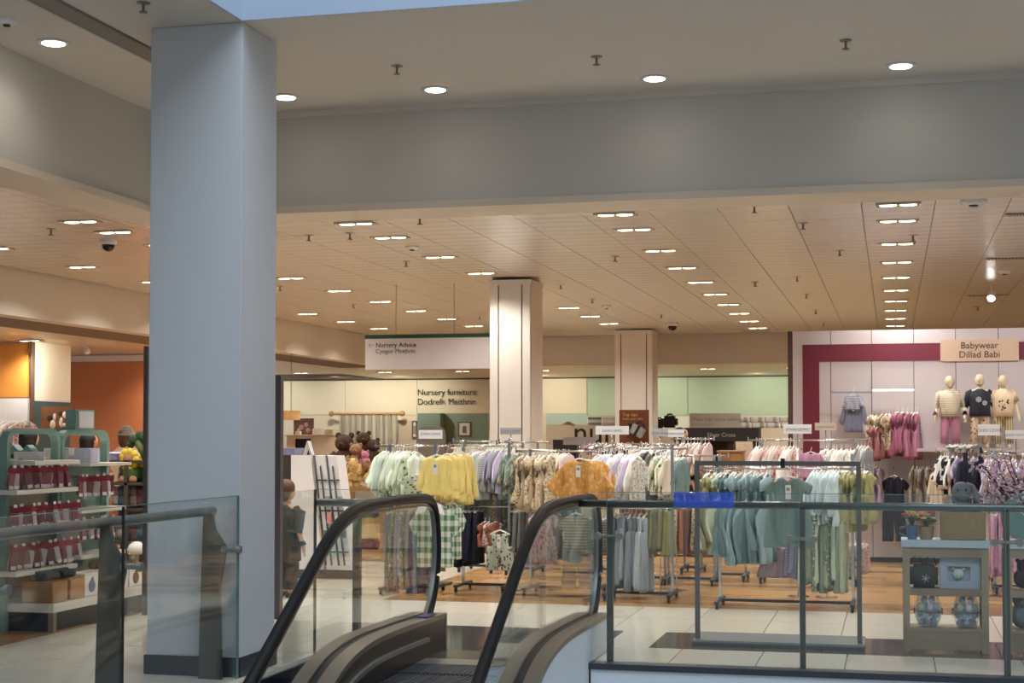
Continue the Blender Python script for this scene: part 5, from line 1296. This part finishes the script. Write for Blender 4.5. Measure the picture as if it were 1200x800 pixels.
def cabinet(px0, py0, px1, py1, Y, d, m, label, name='cabinet', doors=2):
    a, b_ = AY(px0, py1, Y), AY(px1, py0, Y); w, h = (b_.x - a.x) / 2, b_.z; t = empty(name, ((a.x + b_.x) / 2, Y, 0), label, 'cabinet')
    BX('carcass', m, (-w, w, 0, d, .06, h), t); BX('top', m, (-w - .02, w + .02, -.02, d, h, h + .03), t); BX('plinth', M_DGREY, (-w + .02, w - .02, .03, d, 0, .06), t)
    for k in range(doors):
        dr = BX('door', m, (-w + 2 * w * k / doors + .01, -w + 2 * w * (k + 1) / doors - .01, -.02, 0, .08, h - .02), t)
        BX('handle', M_CHROME, (-w + 2 * w * (k + .5) / doors - .01, -w + 2 * w * (k + .5) / doors + .01, -.04, -.02, h * .6, h * .7), dr)
    return t
cabinet(842, 530, 870, 600, 23.5, .4, M_PINE, 'pale wooden cabinet behind the teal dresses', doors=2)
# striped bedding packs on the ledge
for r_ in range(2):
    for i in range(4):
        px0 = 864 + i * 17 - r_ * 2; py1 = 501 - r_ * 7
        a, b_ = AY(px0, py1, 30.5), AY(px0 + 15.5, py1 - 6.4, 30.5); t = empty('bedding_roll', ((a.x + b_.x) / 2, 30.5, AY(764, 501.5, 30.3).z + .002 + r_ * (b_.z - a.z)), 'rolled grey and white bedding pack on the %s row under the pale green wall' % ('lower', 'upper')[r_], 'bedding', 'bedding rolls, %s row' % ('lower', 'upper')[r_])
        w = (b_.x - a.x) / 2; hh = b_.z - a.z
        bm = bmesh.new(); v = cyl(bm, (-w, 0, hh / 2), (w, 0, hh / 2), hh / 2, seg=14); link('roll', bm, pat('roll_stripe', 'vstripe', (228, 224, 216), (176, 174, 168), 5), t, smooth=False)
        CY('band', M_CARD, (-.03, 0, hh / 2), (.03, 0, hh / 2), hh / 2 + .004, parent=t, seg=14)
# nursery corner: shelf, lamp, canvas, soft toys
t = cabinet(336, 511, 396, 560, 28.0, .5, mat('white_laminate', (222, 212, 190), .5), 'white nursery cabinet carrying a canvas and small packs', doors=2)
slab('niche', 346, 514, 364, 535, 27.96, .02, M_BLACK, parent=t)
a, b_ = AY(344, 509, 28.2), AY(367, 490, 28.2); t = empty('canvas_print', ((a.x + b_.x) / 2, 28.2, a.z), 'brown photo canvas with pale figures on the white nursery cabinet', 'picture'); w = (b_.x - a.x) / 2; h = b_.z - a.z
BX('canvas', cloth((110, 78, 62)), (-w, w, 0, .04, 0, h), t); bm = bmesh.new()
for x, z, r in ((-.04, .14, .05), (.06, .19, .045), (.1, .08, .05), (-.1, .08, .04)): sph(bm, (x, -.002, z), r, 10, (1, .08, 1))
tag(link('print', bm, cloth((190, 140, 120)), t, smooth=True), kind='stuff')
for i, (a0, b0, y0, y1, cc) in enumerate(((346, 351, 505, 509, (230, 226, 215)), (366, 380, 502, 509, (232, 228, 220)), (381, 389, 503, 509, (190, 180, 130)))):
    slab('small_pack', a0, y0, b0, y1, 27.9, .1, cloth(cc), ('tiny white pack before the brown canvas', 'wide white pack right of the brown canvas', 'small green and cream pack at the cabinet right end')[i], 'box')
t = empty('drum_lamp', (AY(341, 486, 25).x, 25.0, LC), 'woven drum lampshade hanging at the left of the nursery wall', 'lamp')
z1 = AY(341, 481, 25).z - LC; z0 = AY(341, 492, 25).z - LC
bm = bmesh.new(); lathe(bm, [(.15, z0), (.16, z0), (.16, z1), (.15, z1)], 28); link('shade', bm, mat('woven_shade', (196, 158, 104), .8, bump=.5, scale=40), t)
TB('cord', M_BLACK, [(0, 0, z1), (0, 0, 0)], .006, t, 6)
# soft toys on the wooden cube table
TBY = 18.6; a, b_ = AY(397, 565, TBY), AY(444, 565, TBY)
t = empty('toy_table', ((a.x + b_.x) / 2 + .03, TBY, 0), 'wooden open cube table heaped with soft toys', 'table'); w = (b_.x - a.x) / 2 + .06; zt = a.z
BX('tray', M_CREAM, (-w, w, -.05, .55, zt - .03, zt + .02), t)
for z in (zt - .12, zt - .52, .08): BX('rail', M_PINE, (-w, w, -.03, 0, z, z + .07), t); 
for z in (zt - .5, .1): BX('shelf', M_PINE, (-w, w, 0, .5, z, z + .025), t)
for x in (-w, w - .06):
    for y in (-.04, .47): BX('leg', M_PINE, (x, x + .06, y, y + .06, 0, zt - .03), t)
def fur(n, c): return mat('plush_' + n, c, .95, 0, .12, 50, .6)
def bear(loc, s, m, label, rz=0, tilt=0, muzzle=None):
    t = empty('teddy_bear', loc, label, 'toy', rz=rz); t.rotation_euler.x = tilt; t.scale = (s, s, s); mz = muzzle or m
    bm = bmesh.new(); sph(bm, (0, 0, .17), .15, 14, (1, .9, 1.1)); link('body', bm, m, t, smooth=True)
    bm = bmesh.new(); sph(bm, (0, -.02, .40), .12, 14, (1.05, .95, .95)); link('head', bm, m, t, smooth=True)
    bm = bmesh.new(); sph(bm, (0, -.12, .375), .055, 10, (1, .9, .8)); link('muzzle', bm, mz, t, smooth=True)
    bm = bmesh.new(); sph(bm, (0, -.17, .39), .014, 8); link('nose', bm, M_BLACK, t)
    for k in (-1, 1):
        bm = bmesh.new(); sph(bm, (k * .09, 0, .5), .042, 10, (1, .5, 1)); link('ear', bm, m, t, smooth=True)
        bm = bmesh.new(); sph(bm, (k * .04, -.125, .425), .010, 8); link('eye', bm, M_BLACK, t)
        bm = bmesh.new(); tube(bm, [(k * .12, -.02, .27), (k * .18, -.06, .2), (k * .19, -.12, .14)], .05, 10, rr=[.045, .05, .045]); link('arm', bm, m, t, smooth=True)
        bm = bmesh.new(); tube(bm, [(k * .08, -.03, .06), (k * .12, -.16, .05), (k * .13, -.24, .07)], .05, 10, rr=[.06, .058, .062]); link('leg', bm, m, t, smooth=True)
    return t
db, mb_, cb, gb, pk = fur('dark', (74, 50, 34)), fur('mid', (150, 110, 78)), fur('cream', (214, 182, 124)), fur('gold', (200, 166, 106)), fur('pink', (204, 130, 160))
def bz(px, py, Y): p = AY(px, py, Y); return (p.x, Y, p.z)
bear(bz(404, 555, 18.95), 1.0, db, 'large dark brown teddy bear sitting at the left back of the toy heap')
bear(bz(426, 541, 19.0), .75, db, 'dark brown teddy bear at the top middle of the toy heap', .3)
bear(bz(437, 548, 18.95), .72, db, 'dark brown teddy bear at the top right of the toy heap', .6)
bear(bz(417, 551, 18.75), .66, mb_, 'mid brown teddy bear with pale face in the centre of the toy heap', .2)
bear(bz(428, 549, 18.7), .45, pk, 'pink soft toy on the right of the mid brown bear', -.3)
bear(bz(402, 561, 18.62), .42, fur('white', (216, 206, 196)), 'white and pink soft toy at the left end of the table', .3)
for i, (px, py, rz, m) in enumerate(((412, 561, .9, cb), (423, 562, -.8, gb), (436, 562, .5, cb), (441, 556, -.4, mb_), (418, 554, .1, cb), (431, 555, 1.2, gb))):
    bear(bz(px, py, 18.6 + .05 * (i % 2)), .56, m, 'cream lying puppy soft toy, %s' % ('front left of the heap', 'front middle of the heap', 'front right of the heap', 'brown, at the right end', 'second tier middle', 'second tier right')[i], rz, .9)
# folded dark goods under the table
for i, (px, py, cc) in enumerate(((414, 580, (58, 50, 84)), (430, 580, (70, 58, 80)), (414, 628, (50, 110, 96)), (432, 628, (150, 60, 80)), (424, 600, (150, 50, 66)))):
    p = AY(px, py, 18.8); o = BX('folded_throw', cloth(cc), (-.12, .12, -.1, .1, 0, .14), None, bev=.03, loc=(p.x, 18.85, (zt - .475) if i in (0, 1, 4) else .127)); tag(o, ('navy folded throw under the toys, left', 'plum folded throw under the toys, right', 'green folded throw on the low shelf', 'red folded throw on the low shelf', 'red folded throw between the navy and plum ones')[i], 'throw')
    if i == 4: o.location.y = 18.95; o.location.x += .0; o.scale = (.5, .6, 1.3)
# white fixture with ladder-like wire displays
FY = 16.2; a, b_ = AY(341, 533, FY), AY(365, 662, FY)
t = empty('white_fixture', (a.x, FY, 0), 'white angled shop fixture with two tall wire display fronts beside the column', 'fixture')
w = AY(365, 600, FY).x - a.x; zt = a.z; w2 = AY(412, 600, FY).x - a.x; w3 = AY(393, 533, FY).x - a.x
bm = bmesh.new(); prism(bm, [(0, .1), (w + .14, .1), (w * .95, zt), (0, zt)], 0, .05); link('side_panel', bm, M_CARD, t)
bm = bmesh.new(); prism(bm, [(w * .95 + .03, zt - .005), (w3, zt - .005), (w2, .1), (w + .17, .1)], .03, .3); link('back_panel', bm, M_CARD, t)
for k in (0, 1):
    u0 = k * .5; tx = w * .95 + .03 + (w3 - w * .95) * u0; bx_ = w + .17 + (w2 - w - .17) * u0; tw = (w3 - w * .95 - .03) / 2; bw = (w2 - w - .17) / 2
    L = lambda f, z: (tx + tw * f) * (z - .1) / (zt - .1) + (bx_ + bw * f) * (zt - z) / (zt - .1)
    TB('wire', M_DGREY, [(L(.02, zt), .02, zt), (L(.02, .15), .02, .15)], .012, t, 6)
    TB('wire', M_DGREY, [(L(.5, zt - .12), .01, zt - .12), (L(.5, .15), .01, .15)], .010, t, 6)
    for z in (zt - .28, zt - .62, .3): TB('wire', M_DGREY, [(L(0, z), .005, z), (L(.95, z), .005, z)], .010, t, 6)
    for j, (z, cc) in enumerate(((.45, (150, 160, 190)), (.62, (206, 120, 110)), (.8, (130, 160, 140)))):
        BX('card', cloth(cc), (L(.55, z), L(.9, z), -.01, .015, z, z + .12), t)
BX('plinth', M_DGREY, (.02, w2, .02, .3, 0, .1), t)
BX('dark_post', mat('dark_brown_post', (52, 42, 38), .6), (-.14, -.01, .0, .1, 0, zt), t)
o = slab('folded_stack', 329, 525, 345, 533, FY + .2, .3, cloth((110, 116, 150)), 'stack of grey blue folded cloths on top of the white fixture', 'blanket')
a = AY(361, 533, FY + .1); t = empty('price_tent', a, 'small black and white tent card on the white fixture', 'sign')
bm = bmesh.new(); prism(bm, [(-.05, 0), (-.035, 0), (.005, .13), (.045, 0), (.06, 0), (.01, .16), (0, .16)], -.05, .05); link('card', bm, M_CARD, t)
TB('edge', M_BLACK, [(-.05, -.052, 0), (.005, -.052, .16), (.06, -.052, 0)], .005, t, 5)
# dark shop-front posts seen on both sides of the large column
a = AY(323.5, 440, 12.6); b_ = AY(331.5, 440, 12.6)
BX('shopfront_post', mat('shopfront_metal', (84, 80, 82), .5), (a.x, b_.x, 12.55, 12.62, 0, a.z)); tag(bpy.data.objects['shopfront_post'], 'dark grey metal post right behind the large column', 'post')
a = AY(171.5, 406, 12.6); b_ = AY(176.5, 406, 12.6)
o = BX('shopfront_post', mat('shopfront_metal', (84, 80, 82), .5), (a.x, b_.x, 12.55, 12.62, 0, a.z)); tag(o, 'dark grey metal post left behind the large column', 'post')

# ================================================================== LEFT SHOP AREA
LY = 20.8
M_OR2 = mat('bright_orange_panel', (226, 150, 66), .6, var=.02)
pn = empty('colour_panels', (AY(35, 400, LY).x, LY, 0), 'orange over white wall panels at the far left edge', 'wall')
def lslab(name, px0, py0, px1, py1, Y, d, m): return slab(name, px0, py0, px1, py1, Y, d, m, parent=pn)
lslab('orange_panel', -60, 402, 32.5, 466, LY, .05, M_OR2); lslab('white_panel', -60, 466.5, 32.5, 700, LY, .05, M_CARD)
lslab('post', 33, 400, 37, 700, LY - .03, .1, mat('brown_post', (96, 78, 62), .6))
t = empty('teal_panel_wall', (AY(38, 400, LY).x, LY, 0), 'cream panel above a teal panel beside the burnt orange wall', 'wall')
c0 = AY(38, 399.5, LY); dX = 2.6
def sideslab(name, z0, z1, m, off_=0):
    bm = bmesh.new(); x1 = AY(83, 420, LY + 1.3).x - t.location.x; prism(bm, [(0, 0), (x1, 1.3), (x1 - .05, 1.35), (-.05, .05)], z0, z1, 'z'); return link(name, bm, m, t)
zc = AY(38, 467, LY).z
sideslab('cream_panel', zc, c0.z, mat('cream_panel', (236, 235, 218), .6)); sideslab('ledge', zc - .03, zc, M_CARD); sideslab('teal_panel', 0, zc - .03, mat('teal_panel', (52, 92, 100), .6))
tag(BX('wall_orange', M_ORANGE, (-16.5, AY(300, 500, 24.5).x, 24.5, 24.7, 0, 2.90)), kind='structure')
BX('trim_9', M_TRIM, (-16.5, AY(300, 500, 24.5).x, 24.46, 24.75, 2.90, 3.0)); tag(bpy.data.objects['trim_9'], kind='structure')
light('SPOT', 'wall_fill', (-11.6, 22.4, 2.95), 150, (1, .8, .6), .05, aim=(-11.5, 24.5, 1.6), spot=1.6, blend=1)  # three unfitted spots added to brighten the orange wall and side panels
light('SPOT', 'wall_fill', (-11.9, 20.6, 2.95), 60, (1, .93, .8), .05, aim=(-13.0, 21.4, 2.3), spot=1.5, blend=1)
light('SPOT', 'wall_fill', (-13.9, 19.2, 2.95), 90, (1, .85, .66), .05, aim=(-14.2, LY, 2.2), spot=1.5, blend=1)
# photo poster
a, b_ = AY(48, 502, 20.7), AY(86, 476, 20.7); t = empty('photo_poster', ((a.x + b_.x) / 2, 20.7, a.z), 'brown photo poster with pale toy shapes above the teal arches', 'poster'); w = (b_.x - a.x) / 2; h = b_.z - a.z
BX('board', mat('poster_brown', (136, 88, 54), .6, var=.3, scale=5), (-w, w, 0, .03, 0, h), t)
bm = bmesh.new()
for x, z, rx, rz_ in ((-.07, .06, .05, .07), (-.04, .17, .03, .06), (.07, .09, .035, .08), (.12, .05, .05, .03), (.13, .2, .04, .05)): sph(bm, (x, -.002, z), 1, 10, (rx, .006, rz_))
tag(link('pale_shapes', bm, cloth((216, 204, 186)), t, smooth=True), kind='stuff')
bm = bmesh.new()
for x, z, r in ((-.12, .16, .05), (.05, .23, .035)): sph(bm, (x, -.002, z), r, 10, (1, .1, 1))
tag(link('dark_shapes', bm, cloth((64, 40, 30)), t, smooth=True), kind='stuff')
row(-8, 31, 494, 530, 18.2, 12, 'tee', [flor_c, white, flor_p], 'cream floral top on the rail below the white panel at far left', 'cream floral tops at far left')
rack(-10, 32, 18.2, [1.72], 'chrome rack of cream floral tops at the far left')

# teal shelving gondola --------------------------------------------------------------
GX = -6.62; BXX = -7.13; Y0, Y1, Y2 = 11.25, 12.07, 12.92
M_TEAL = mat('teal_green_shelving', (128, 160, 150), .5, var=.03); M_SLAT = mat('slat_white', (206, 196, 182), .6); M_ACR = mat('white_shelf', (216, 212, 202), .35)
gd = empty('gondola_shelving', (GX, Y0, 0), 'white slatwall shelving unit with teal green arched frames', 'shelving')
def G(name, m, x0, x1, y0, y1, z0, z1, bev=0, parent=None): return BX(name, m, (x0 - GX, x1 - GX, y0 - Y0, y1 - Y0, z0, z1), parent or gd, bev=bev)
for k in range(9): G('slat', M_SLAT, BXX - .02, BXX, Y0 - .2, Y1, .2 + .135 * k, .2 + .135 * k + .128)
G('back_board', M_JOINT, BXX - .05, BXX - .02, Y0, Y2, .15, 1.38)
G('end_panel', M_TEAL, BXX - .02, BXX, Y1, Y2, .15, 1.38)
G('base', M_ACR, BXX, GX, Y0, Y2, .16, .23); G('plinth', M_DGREY, BXX, GX - .05, Y0 + .04, Y2, 0, .16)
for y in (Y0, Y2 - .05): G('foot', M_OAK, GX - .05, GX, y, y + .05, 0, .16)
for yy0, yy1, zz in ((Y0, Y1, .46), (Y0, Y1, .79), (Y0, Y1, 1.12), (Y1, Y2, .52), (Y1, Y2, .92)):
    G('shelf', M_ACR, BXX, BXX + .28, yy0 - (.18 if yy0 == Y0 else -.02), yy1 - .04, zz, zz + .035)
def arch(y0, y1, top):
    r = .13; t_ = .05; out = [(y0, 0), (y0, top - r)] + [(y0 + r - r * math.cos(k * PI / 10), top - r + r * math.sin(k * PI / 10)) for k in range(1, 6)] + [(y1 - r + r * math.sin(k * PI / 10), top - r + r * math.cos(k * PI / 10)) for k in range(0, 6)] + [(y1, 0)]
    c = ((y0 + y1) / 2, 0); inn = [(y0 + t_, 0), (y0 + t_, top - r)] + [(y0 + r - (r - t_) * math.cos(k * PI / 10), top - r + (r - t_) * math.sin(k * PI / 10)) for k in range(1, 6)] + [(y1 - r + (r - t_) * math.sin(k * PI / 10), top - r + (r - t_) * math.cos(k * PI / 10)) for k in range(0, 6)] + [(y1 - t_, 0)]
    bm = bmesh.new()
    X0, X1 = BXX - GX + .02, BXX - GX + .09
    A = [[bm.verts.new((x, y - Y0, z)) for y, z in P] for x in (X0, X1) for P in (out, inn)]
    n = len(out)
    for k in range(n - 1):
        for P, Q in ((A[0], A[1]), (A[1], A[3]), (A[3], A[2]), (A[2], A[0])): bm.faces.new((P[k], P[k + 1], Q[k + 1], Q[k]))
    link('arched_frame', bm, M_TEAL, gd)
arch(Y0 - .03, Y1 - .01, 1.66); arch(Y1 + .01, Y2, 1.65)
G('shelf', M_ACR, BXX - .3, BXX + .3, Y0 + .05, Y1 - .05, 1.355, 1.39); G('shelf', M_ACR, BXX - .3, BXX + .34, Y1 + .05, Y2 - .05, 1.33, 1.356)
# light box sign on the gondola
t = empty('box_sign', (BXX + .12, 12.45, 1.65), 'teal box sign with a white front card on the arched shelving', 'sign')
BX('box', M_TEAL, (-.10, .0, -.2, .14, -.0, .18), t, bev=.006); BX('card', M_CARD, (.0, .012, -.16, .10, .015, .165), t, bev=.004)
slab('text_card', 16, 529, 52, 541, 11.6, .01, M_CARD, 'small white card standing on the top teal shelf', 'sign')
def packs(y0, y1, n, zt, h, label, group):
    """hanging red and clear accessory packs on peg hooks"""
    for i in range(n):
        y = y0 + (y1 - y0) * (i + .5) / n
        t = empty('hanging_pack', (BXX + .2 + random.uniform(-.03, .02), y, zt), label, 'pack', group); t.rotation_euler = (random.uniform(-.22, .22), random.uniform(-.1, .1), random.uniform(-1.0, .1))
        BX('header', mat('red_card', (134, 30, 44), .6), (-.004, .004, -.036, .036, -.05, 0), t)
        BX('bag', (mat('clear_bag_red', (140, 84, 90), .3), mat('clear_bag_grey', (176, 172, 174), .3), mat('clear_bag_dark', (120, 62, 74), .3))[i % 3], (-.014, .014, -.034, .034, -h * random.uniform(.85, 1.1), -.05), t, bev=.008)
        BX('label', M_CARD, (.016, .018, -.02, .02, -h + .01, -h + .04), t)
        BX('hook', M_CHROME, (-.18, .02, -.002, .002, -.008, -.004), t)
        if i % 2 == 0: BX('price_ticket', M_CARD, (.02, .023, -.014, .014, -.004, .02), t)
packs(Y0 - .12, Y1 - .03, 16, 1.34, .19, 'red topped hanging pack on the top row of the slatwall', 'red packs, top row')
packs(Y0 - .12, Y1 + .08, 17, 1.02, .19, 'red topped hanging pack on the second row of the slatwall', 'red packs, second row')
packs(Y0 - .12, Y1 + .15, 17, .70, .20, 'red topped hanging pack on the third row of the slatwall', 'red packs, third row')
packs(Y1 + .1, Y2 - .1, 10, 1.24, .19, 'grey hanging pack in the second bay beside the teal panel', 'packs, second bay upper')
packs(Y1 + .2, Y2 - .1, 9, .86, .19, 'dark hanging pack low in the second bay', 'packs, second bay lower')
for i, y in enumerate((11.42, 11.7)):
    o = BX('wooden_crate', M_PINE, (-.14, .14, -.12, .12, 0, .17), None, bev=.004, loc=(-6.8, y, .231)); tag(o, ('plain wooden crate at the near corner of the base shelf', 'plain wooden crate second from the near corner')[i], 'crate')
for i, y in enumerate((11.97, 12.24, 12.5, 12.76)):
    t = empty('photo_box', (-6.78, y, .231), ('photo box with blue print beside the crates', 'photo box with dark red print, second in the row', 'photo box with grey print, third in the row', 'photo box with brown print, last in the row')[i], 'box')
    BX('carton', M_CARD, (-.1, .1, -.12, .12, 0, .19), t, bev=.003)
    bm = bmesh.new(); sph(bm, (.101, 0, .08), 1, 12, (.003, .06, .055)); sph(bm, (.101, .01, .13), 1, 10, (.003, .025, .03)); link('print', bm, cloth(((96, 124, 160), (110, 50, 44), (130, 130, 130), (100, 60, 40))[i]), t)
for i, (y, c_) in enumerate(((11.47, (60, 66, 74)), (11.72, (50, 54, 60)), (12.4, (52, 40, 40)))):
    t = empty('rolled_mat', (-6.85, y, .40 if i < 2 else .42), ('dark rolled mat lying on the first crate', 'dark rolled mat on the second crate', 'dark bundle on the photo boxes')[i], 'mat')
    CY('roll', cloth(c_), (0, -.12, .04), (0, .12, .04), .04, parent=t, seg=14); CY('roll', cloth(c_), (.07, -.1, .035), (.07, .1, .035), .035, parent=t, seg=14)
# goods on the top shelf
for i, px in enumerate((19, 35)):
    p = AY(px, 531, 11.7); t = empty('toy_house', (p.x, 11.7, 1.391), 'small teal toy house with pointed roof on the top shelf, %s of two' % ('left', 'right')[i], 'toy')
    bm = bmesh.new(); prism(bm, [(-.05, 0), (.05, 0), (.05, .08), (0, .13), (-.05, .08)], -.05, .05); link('house', bm, M_TEAL, t); BX('doorway', M_DGREY, (-.015, .015, -.053, -.05, 0, .05), t)
for i, (px, w_, c_) in enumerate(((66, .16, (206, 200, 186)), (80, .10, (216, 212, 200)), (102, .16, (196, 196, 214)))):
    p = AY(px, 535, 12.35); o = BX('carton', cloth(c_), (-w_ / 2, w_ / 2, -.08, .08, 0, .13), None, bev=.003, loc=(p.x, 12.35, 1.357)); tag(o, ('cream carton on the top shelf of the second bay', 'white carton with a dark dot on the top shelf', 'pale carton with blue mark at the shelf end')[i], 'box')
# toy bay right of the gondola ------------------------------------------------------
a, b_ = AY(119, 600, 15.2), AY(175, 600, 15.2); w = (b_.x - a.x)
t = empty('toy_shelving', (a.x, 15.2, 0), 'dark wooden shelving of soft toys between the teal arches and the column', 'shelving')
MD = mat('dark_walnut', (74, 62, 52), .6)
for z in (.06, .42, .78, 1.06, 1.3): BX('shelf', MD, (0, w, 0, .45, z, z + .03), t)
for x in (0, w * .5, w): BX('upright', MD, (x - .02, x + .02, 0, .04, 0, 1.33), t); 
BX('back', MD, (0, w, .42, .45, 0, 1.3), t)
TZ = 1.331
p = AY(155, 545, 15.1)
t = empty('flower_plush', (AY(153, 560, 15.3).x, 15.3, 1.09), 'plush flower toy with yellow petals and green body on the toy shelving', 'toy')
bm = bmesh.new(); sph(bm, (0, 0, .1), .1, 14, (1, .8, 1)); link('body', bm, fur('green', (70, 110, 50)), t, smooth=True)
for k in range(9):
    bm = bmesh.new(); aa = k * 2 * PI / 9; sph(bm, (.085 * math.cos(aa), -.05, .25 + .085 * math.sin(aa)), .042, 10, (1, .5, 1)); link('petal', bm, fur('yellow', (214, 184, 60)), t, smooth=True)
bm = bmesh.new(); sph(bm, (0, -.065, .25), .06, 12, (1, .6, 1)); link('face', bm, mb_, t, smooth=True)
for s in (-1, 1):
    bm = bmesh.new(); sph(bm, (s * .06, -.06, .03), .045, 10); link('foot', bm, mb_, t, smooth=True)
t = empty('flower_plush', (AY(172, 560, 15.6).x, 15.45, 1.09), 'second yellow flower plush behind the first, beside the column', 'toy')
bm = bmesh.new(); sph(bm, (0, 0, .09), .08, 12); link('body', bm, fur('green', (70, 110, 50)), t, smooth=True)
bm = bmesh.new(); sph(bm, (0, 0, .21), .08, 12, (1, .6, 1)); link('petals', bm, fur('yellow', (214, 184, 60)), t, smooth=True)
t = empty('broccoli_plush', (AY(163, 520, 15.4).x, 15.4, TZ), 'dark green plush broccoli toy on top of the toy shelving', 'toy')
bm = bmesh.new(); tube(bm, [(.1, 0, 0), (.04, 0, .12), (-.02, 0, .2)], .04, 10, rr=[.05, .045, .04]); link('stalk', bm, fur('moss', (88, 100, 54)), t, smooth=True)
bm = bmesh.new()
for x, y, z, r in ((-.06, 0, .22, .06), (.0, .03, .26, .06), (.06, 0, .24, .055), (.12, 0, .22, .05), (-.1, 0, .17, .045)): sph(bm, (x, y, z), r, 10)
link('crown', bm, fur('forest', (46, 66, 36)), t, smooth=True)
t = empty('toy_basket', (AY(131, 540, 15.3).x, 15.3, TZ), 'lilac edged basket of small toys on top of the toy shelving', 'basket')
bm = bmesh.new(); lathe(bm, [(.11, 0), (.14, .06), (.145, .07), (.12, .07), (.1, .02)], 20); link('basket', bm, cloth((140, 140, 190)), t)
bm = bmesh.new(); tube(bm, [(.14 * math.cos(k * PI / 12) * (1 + .03 * (k % 2)), .14 * math.sin(k * PI / 12), .075) for k in range(24)], .012, 6, True); link('frill', bm, cloth((170, 170, 214)), t, smooth=True)
t = empty('mushroom_lamp', (AY(160, 655, 14.7).x, 14.7, .0), 'white domed mushroom lamp on a wooden stem beside the column', 'lamp')
z = AY(160, 643, 14.7).z
bm = bmesh.new(); lathe(bm, [(.03, z - .06), (.09, z - .05), (.1, z - .01), (.08, z + .04), (.04, z + .07), (.01, z + .08)], 20); link('dome', bm, M_CARD, t, smooth=True)
CY('stem', M_PINE, (0, 0, .1), (0, 0, z - .05), .022, parent=t); bm = bmesh.new(); lathe(bm, [(.09, 0), (.1, .06), (.08, .1), (.02, .11)], 16); link('base', bm, M_CARD, t)
rnd = random.Random(9)
for zs, lab in ((.09, 'bottom'), (.45, 'second'), (.81, 'third')):
    for k in range(6):
        cc = rnd.choice([(150, 120, 110), (96, 90, 100), (170, 160, 150), (110, 60, 60), (80, 96, 120)]); x = a.x + .1 + (w - .2) * k / 5
        o = empty('soft_toy', (x, 15.35, zs), 'small mixed soft toy on the %s shelf of the dark toy shelving' % lab, 'toy', 'soft toys on the %s shelf' % lab)
        bm = bmesh.new(); sph(bm, (0, 0, .08), .07, 10, (1, .8, 1.1)); link('body', bm, cloth(cc), o, smooth=True)
        bm = bmesh.new(); sph(bm, (0, -.02, .18), .05, 10); sph(bm, (-.04, 0, .22), .018, 6); sph(bm, (.04, 0, .22), .018, 6); link('head', bm, cloth(cc), o, smooth=True)
for k in range(5):
    o = empty('soft_toy', (a.x + .08 + (w - .16) * k / 4, 15.4, 1.09), 'small pale soft toy on the upper shelf beside the plush flower', 'toy', 'soft toys on the upper shelf')
    bm = bmesh.new(); sph(bm, (0, .1, .06), .05, 10); link('body', bm, cloth((176, 160, 150)), o, smooth=True)
    bm = bmesh.new(); sph(bm, (0, .09, .13), .035, 10); link('head', bm, cloth((176, 160, 150)), o, smooth=True)

# lettering becomes plain meshes
bpy.context.view_layer.update(); dg = bpy.context.evaluated_depsgraph_get()
for o in [q for q in bpy.data.objects if q.type == 'FONT']:
    me = bpy.data.meshes.new_from_object(o.evaluated_get(dg)); n = bpy.data.objects.new('lettering', me); COL.objects.link(n)
    n.parent = o.parent; n.location = o.location; n.rotation_euler = o.rotation_euler
    bpy.data.objects.remove(o)
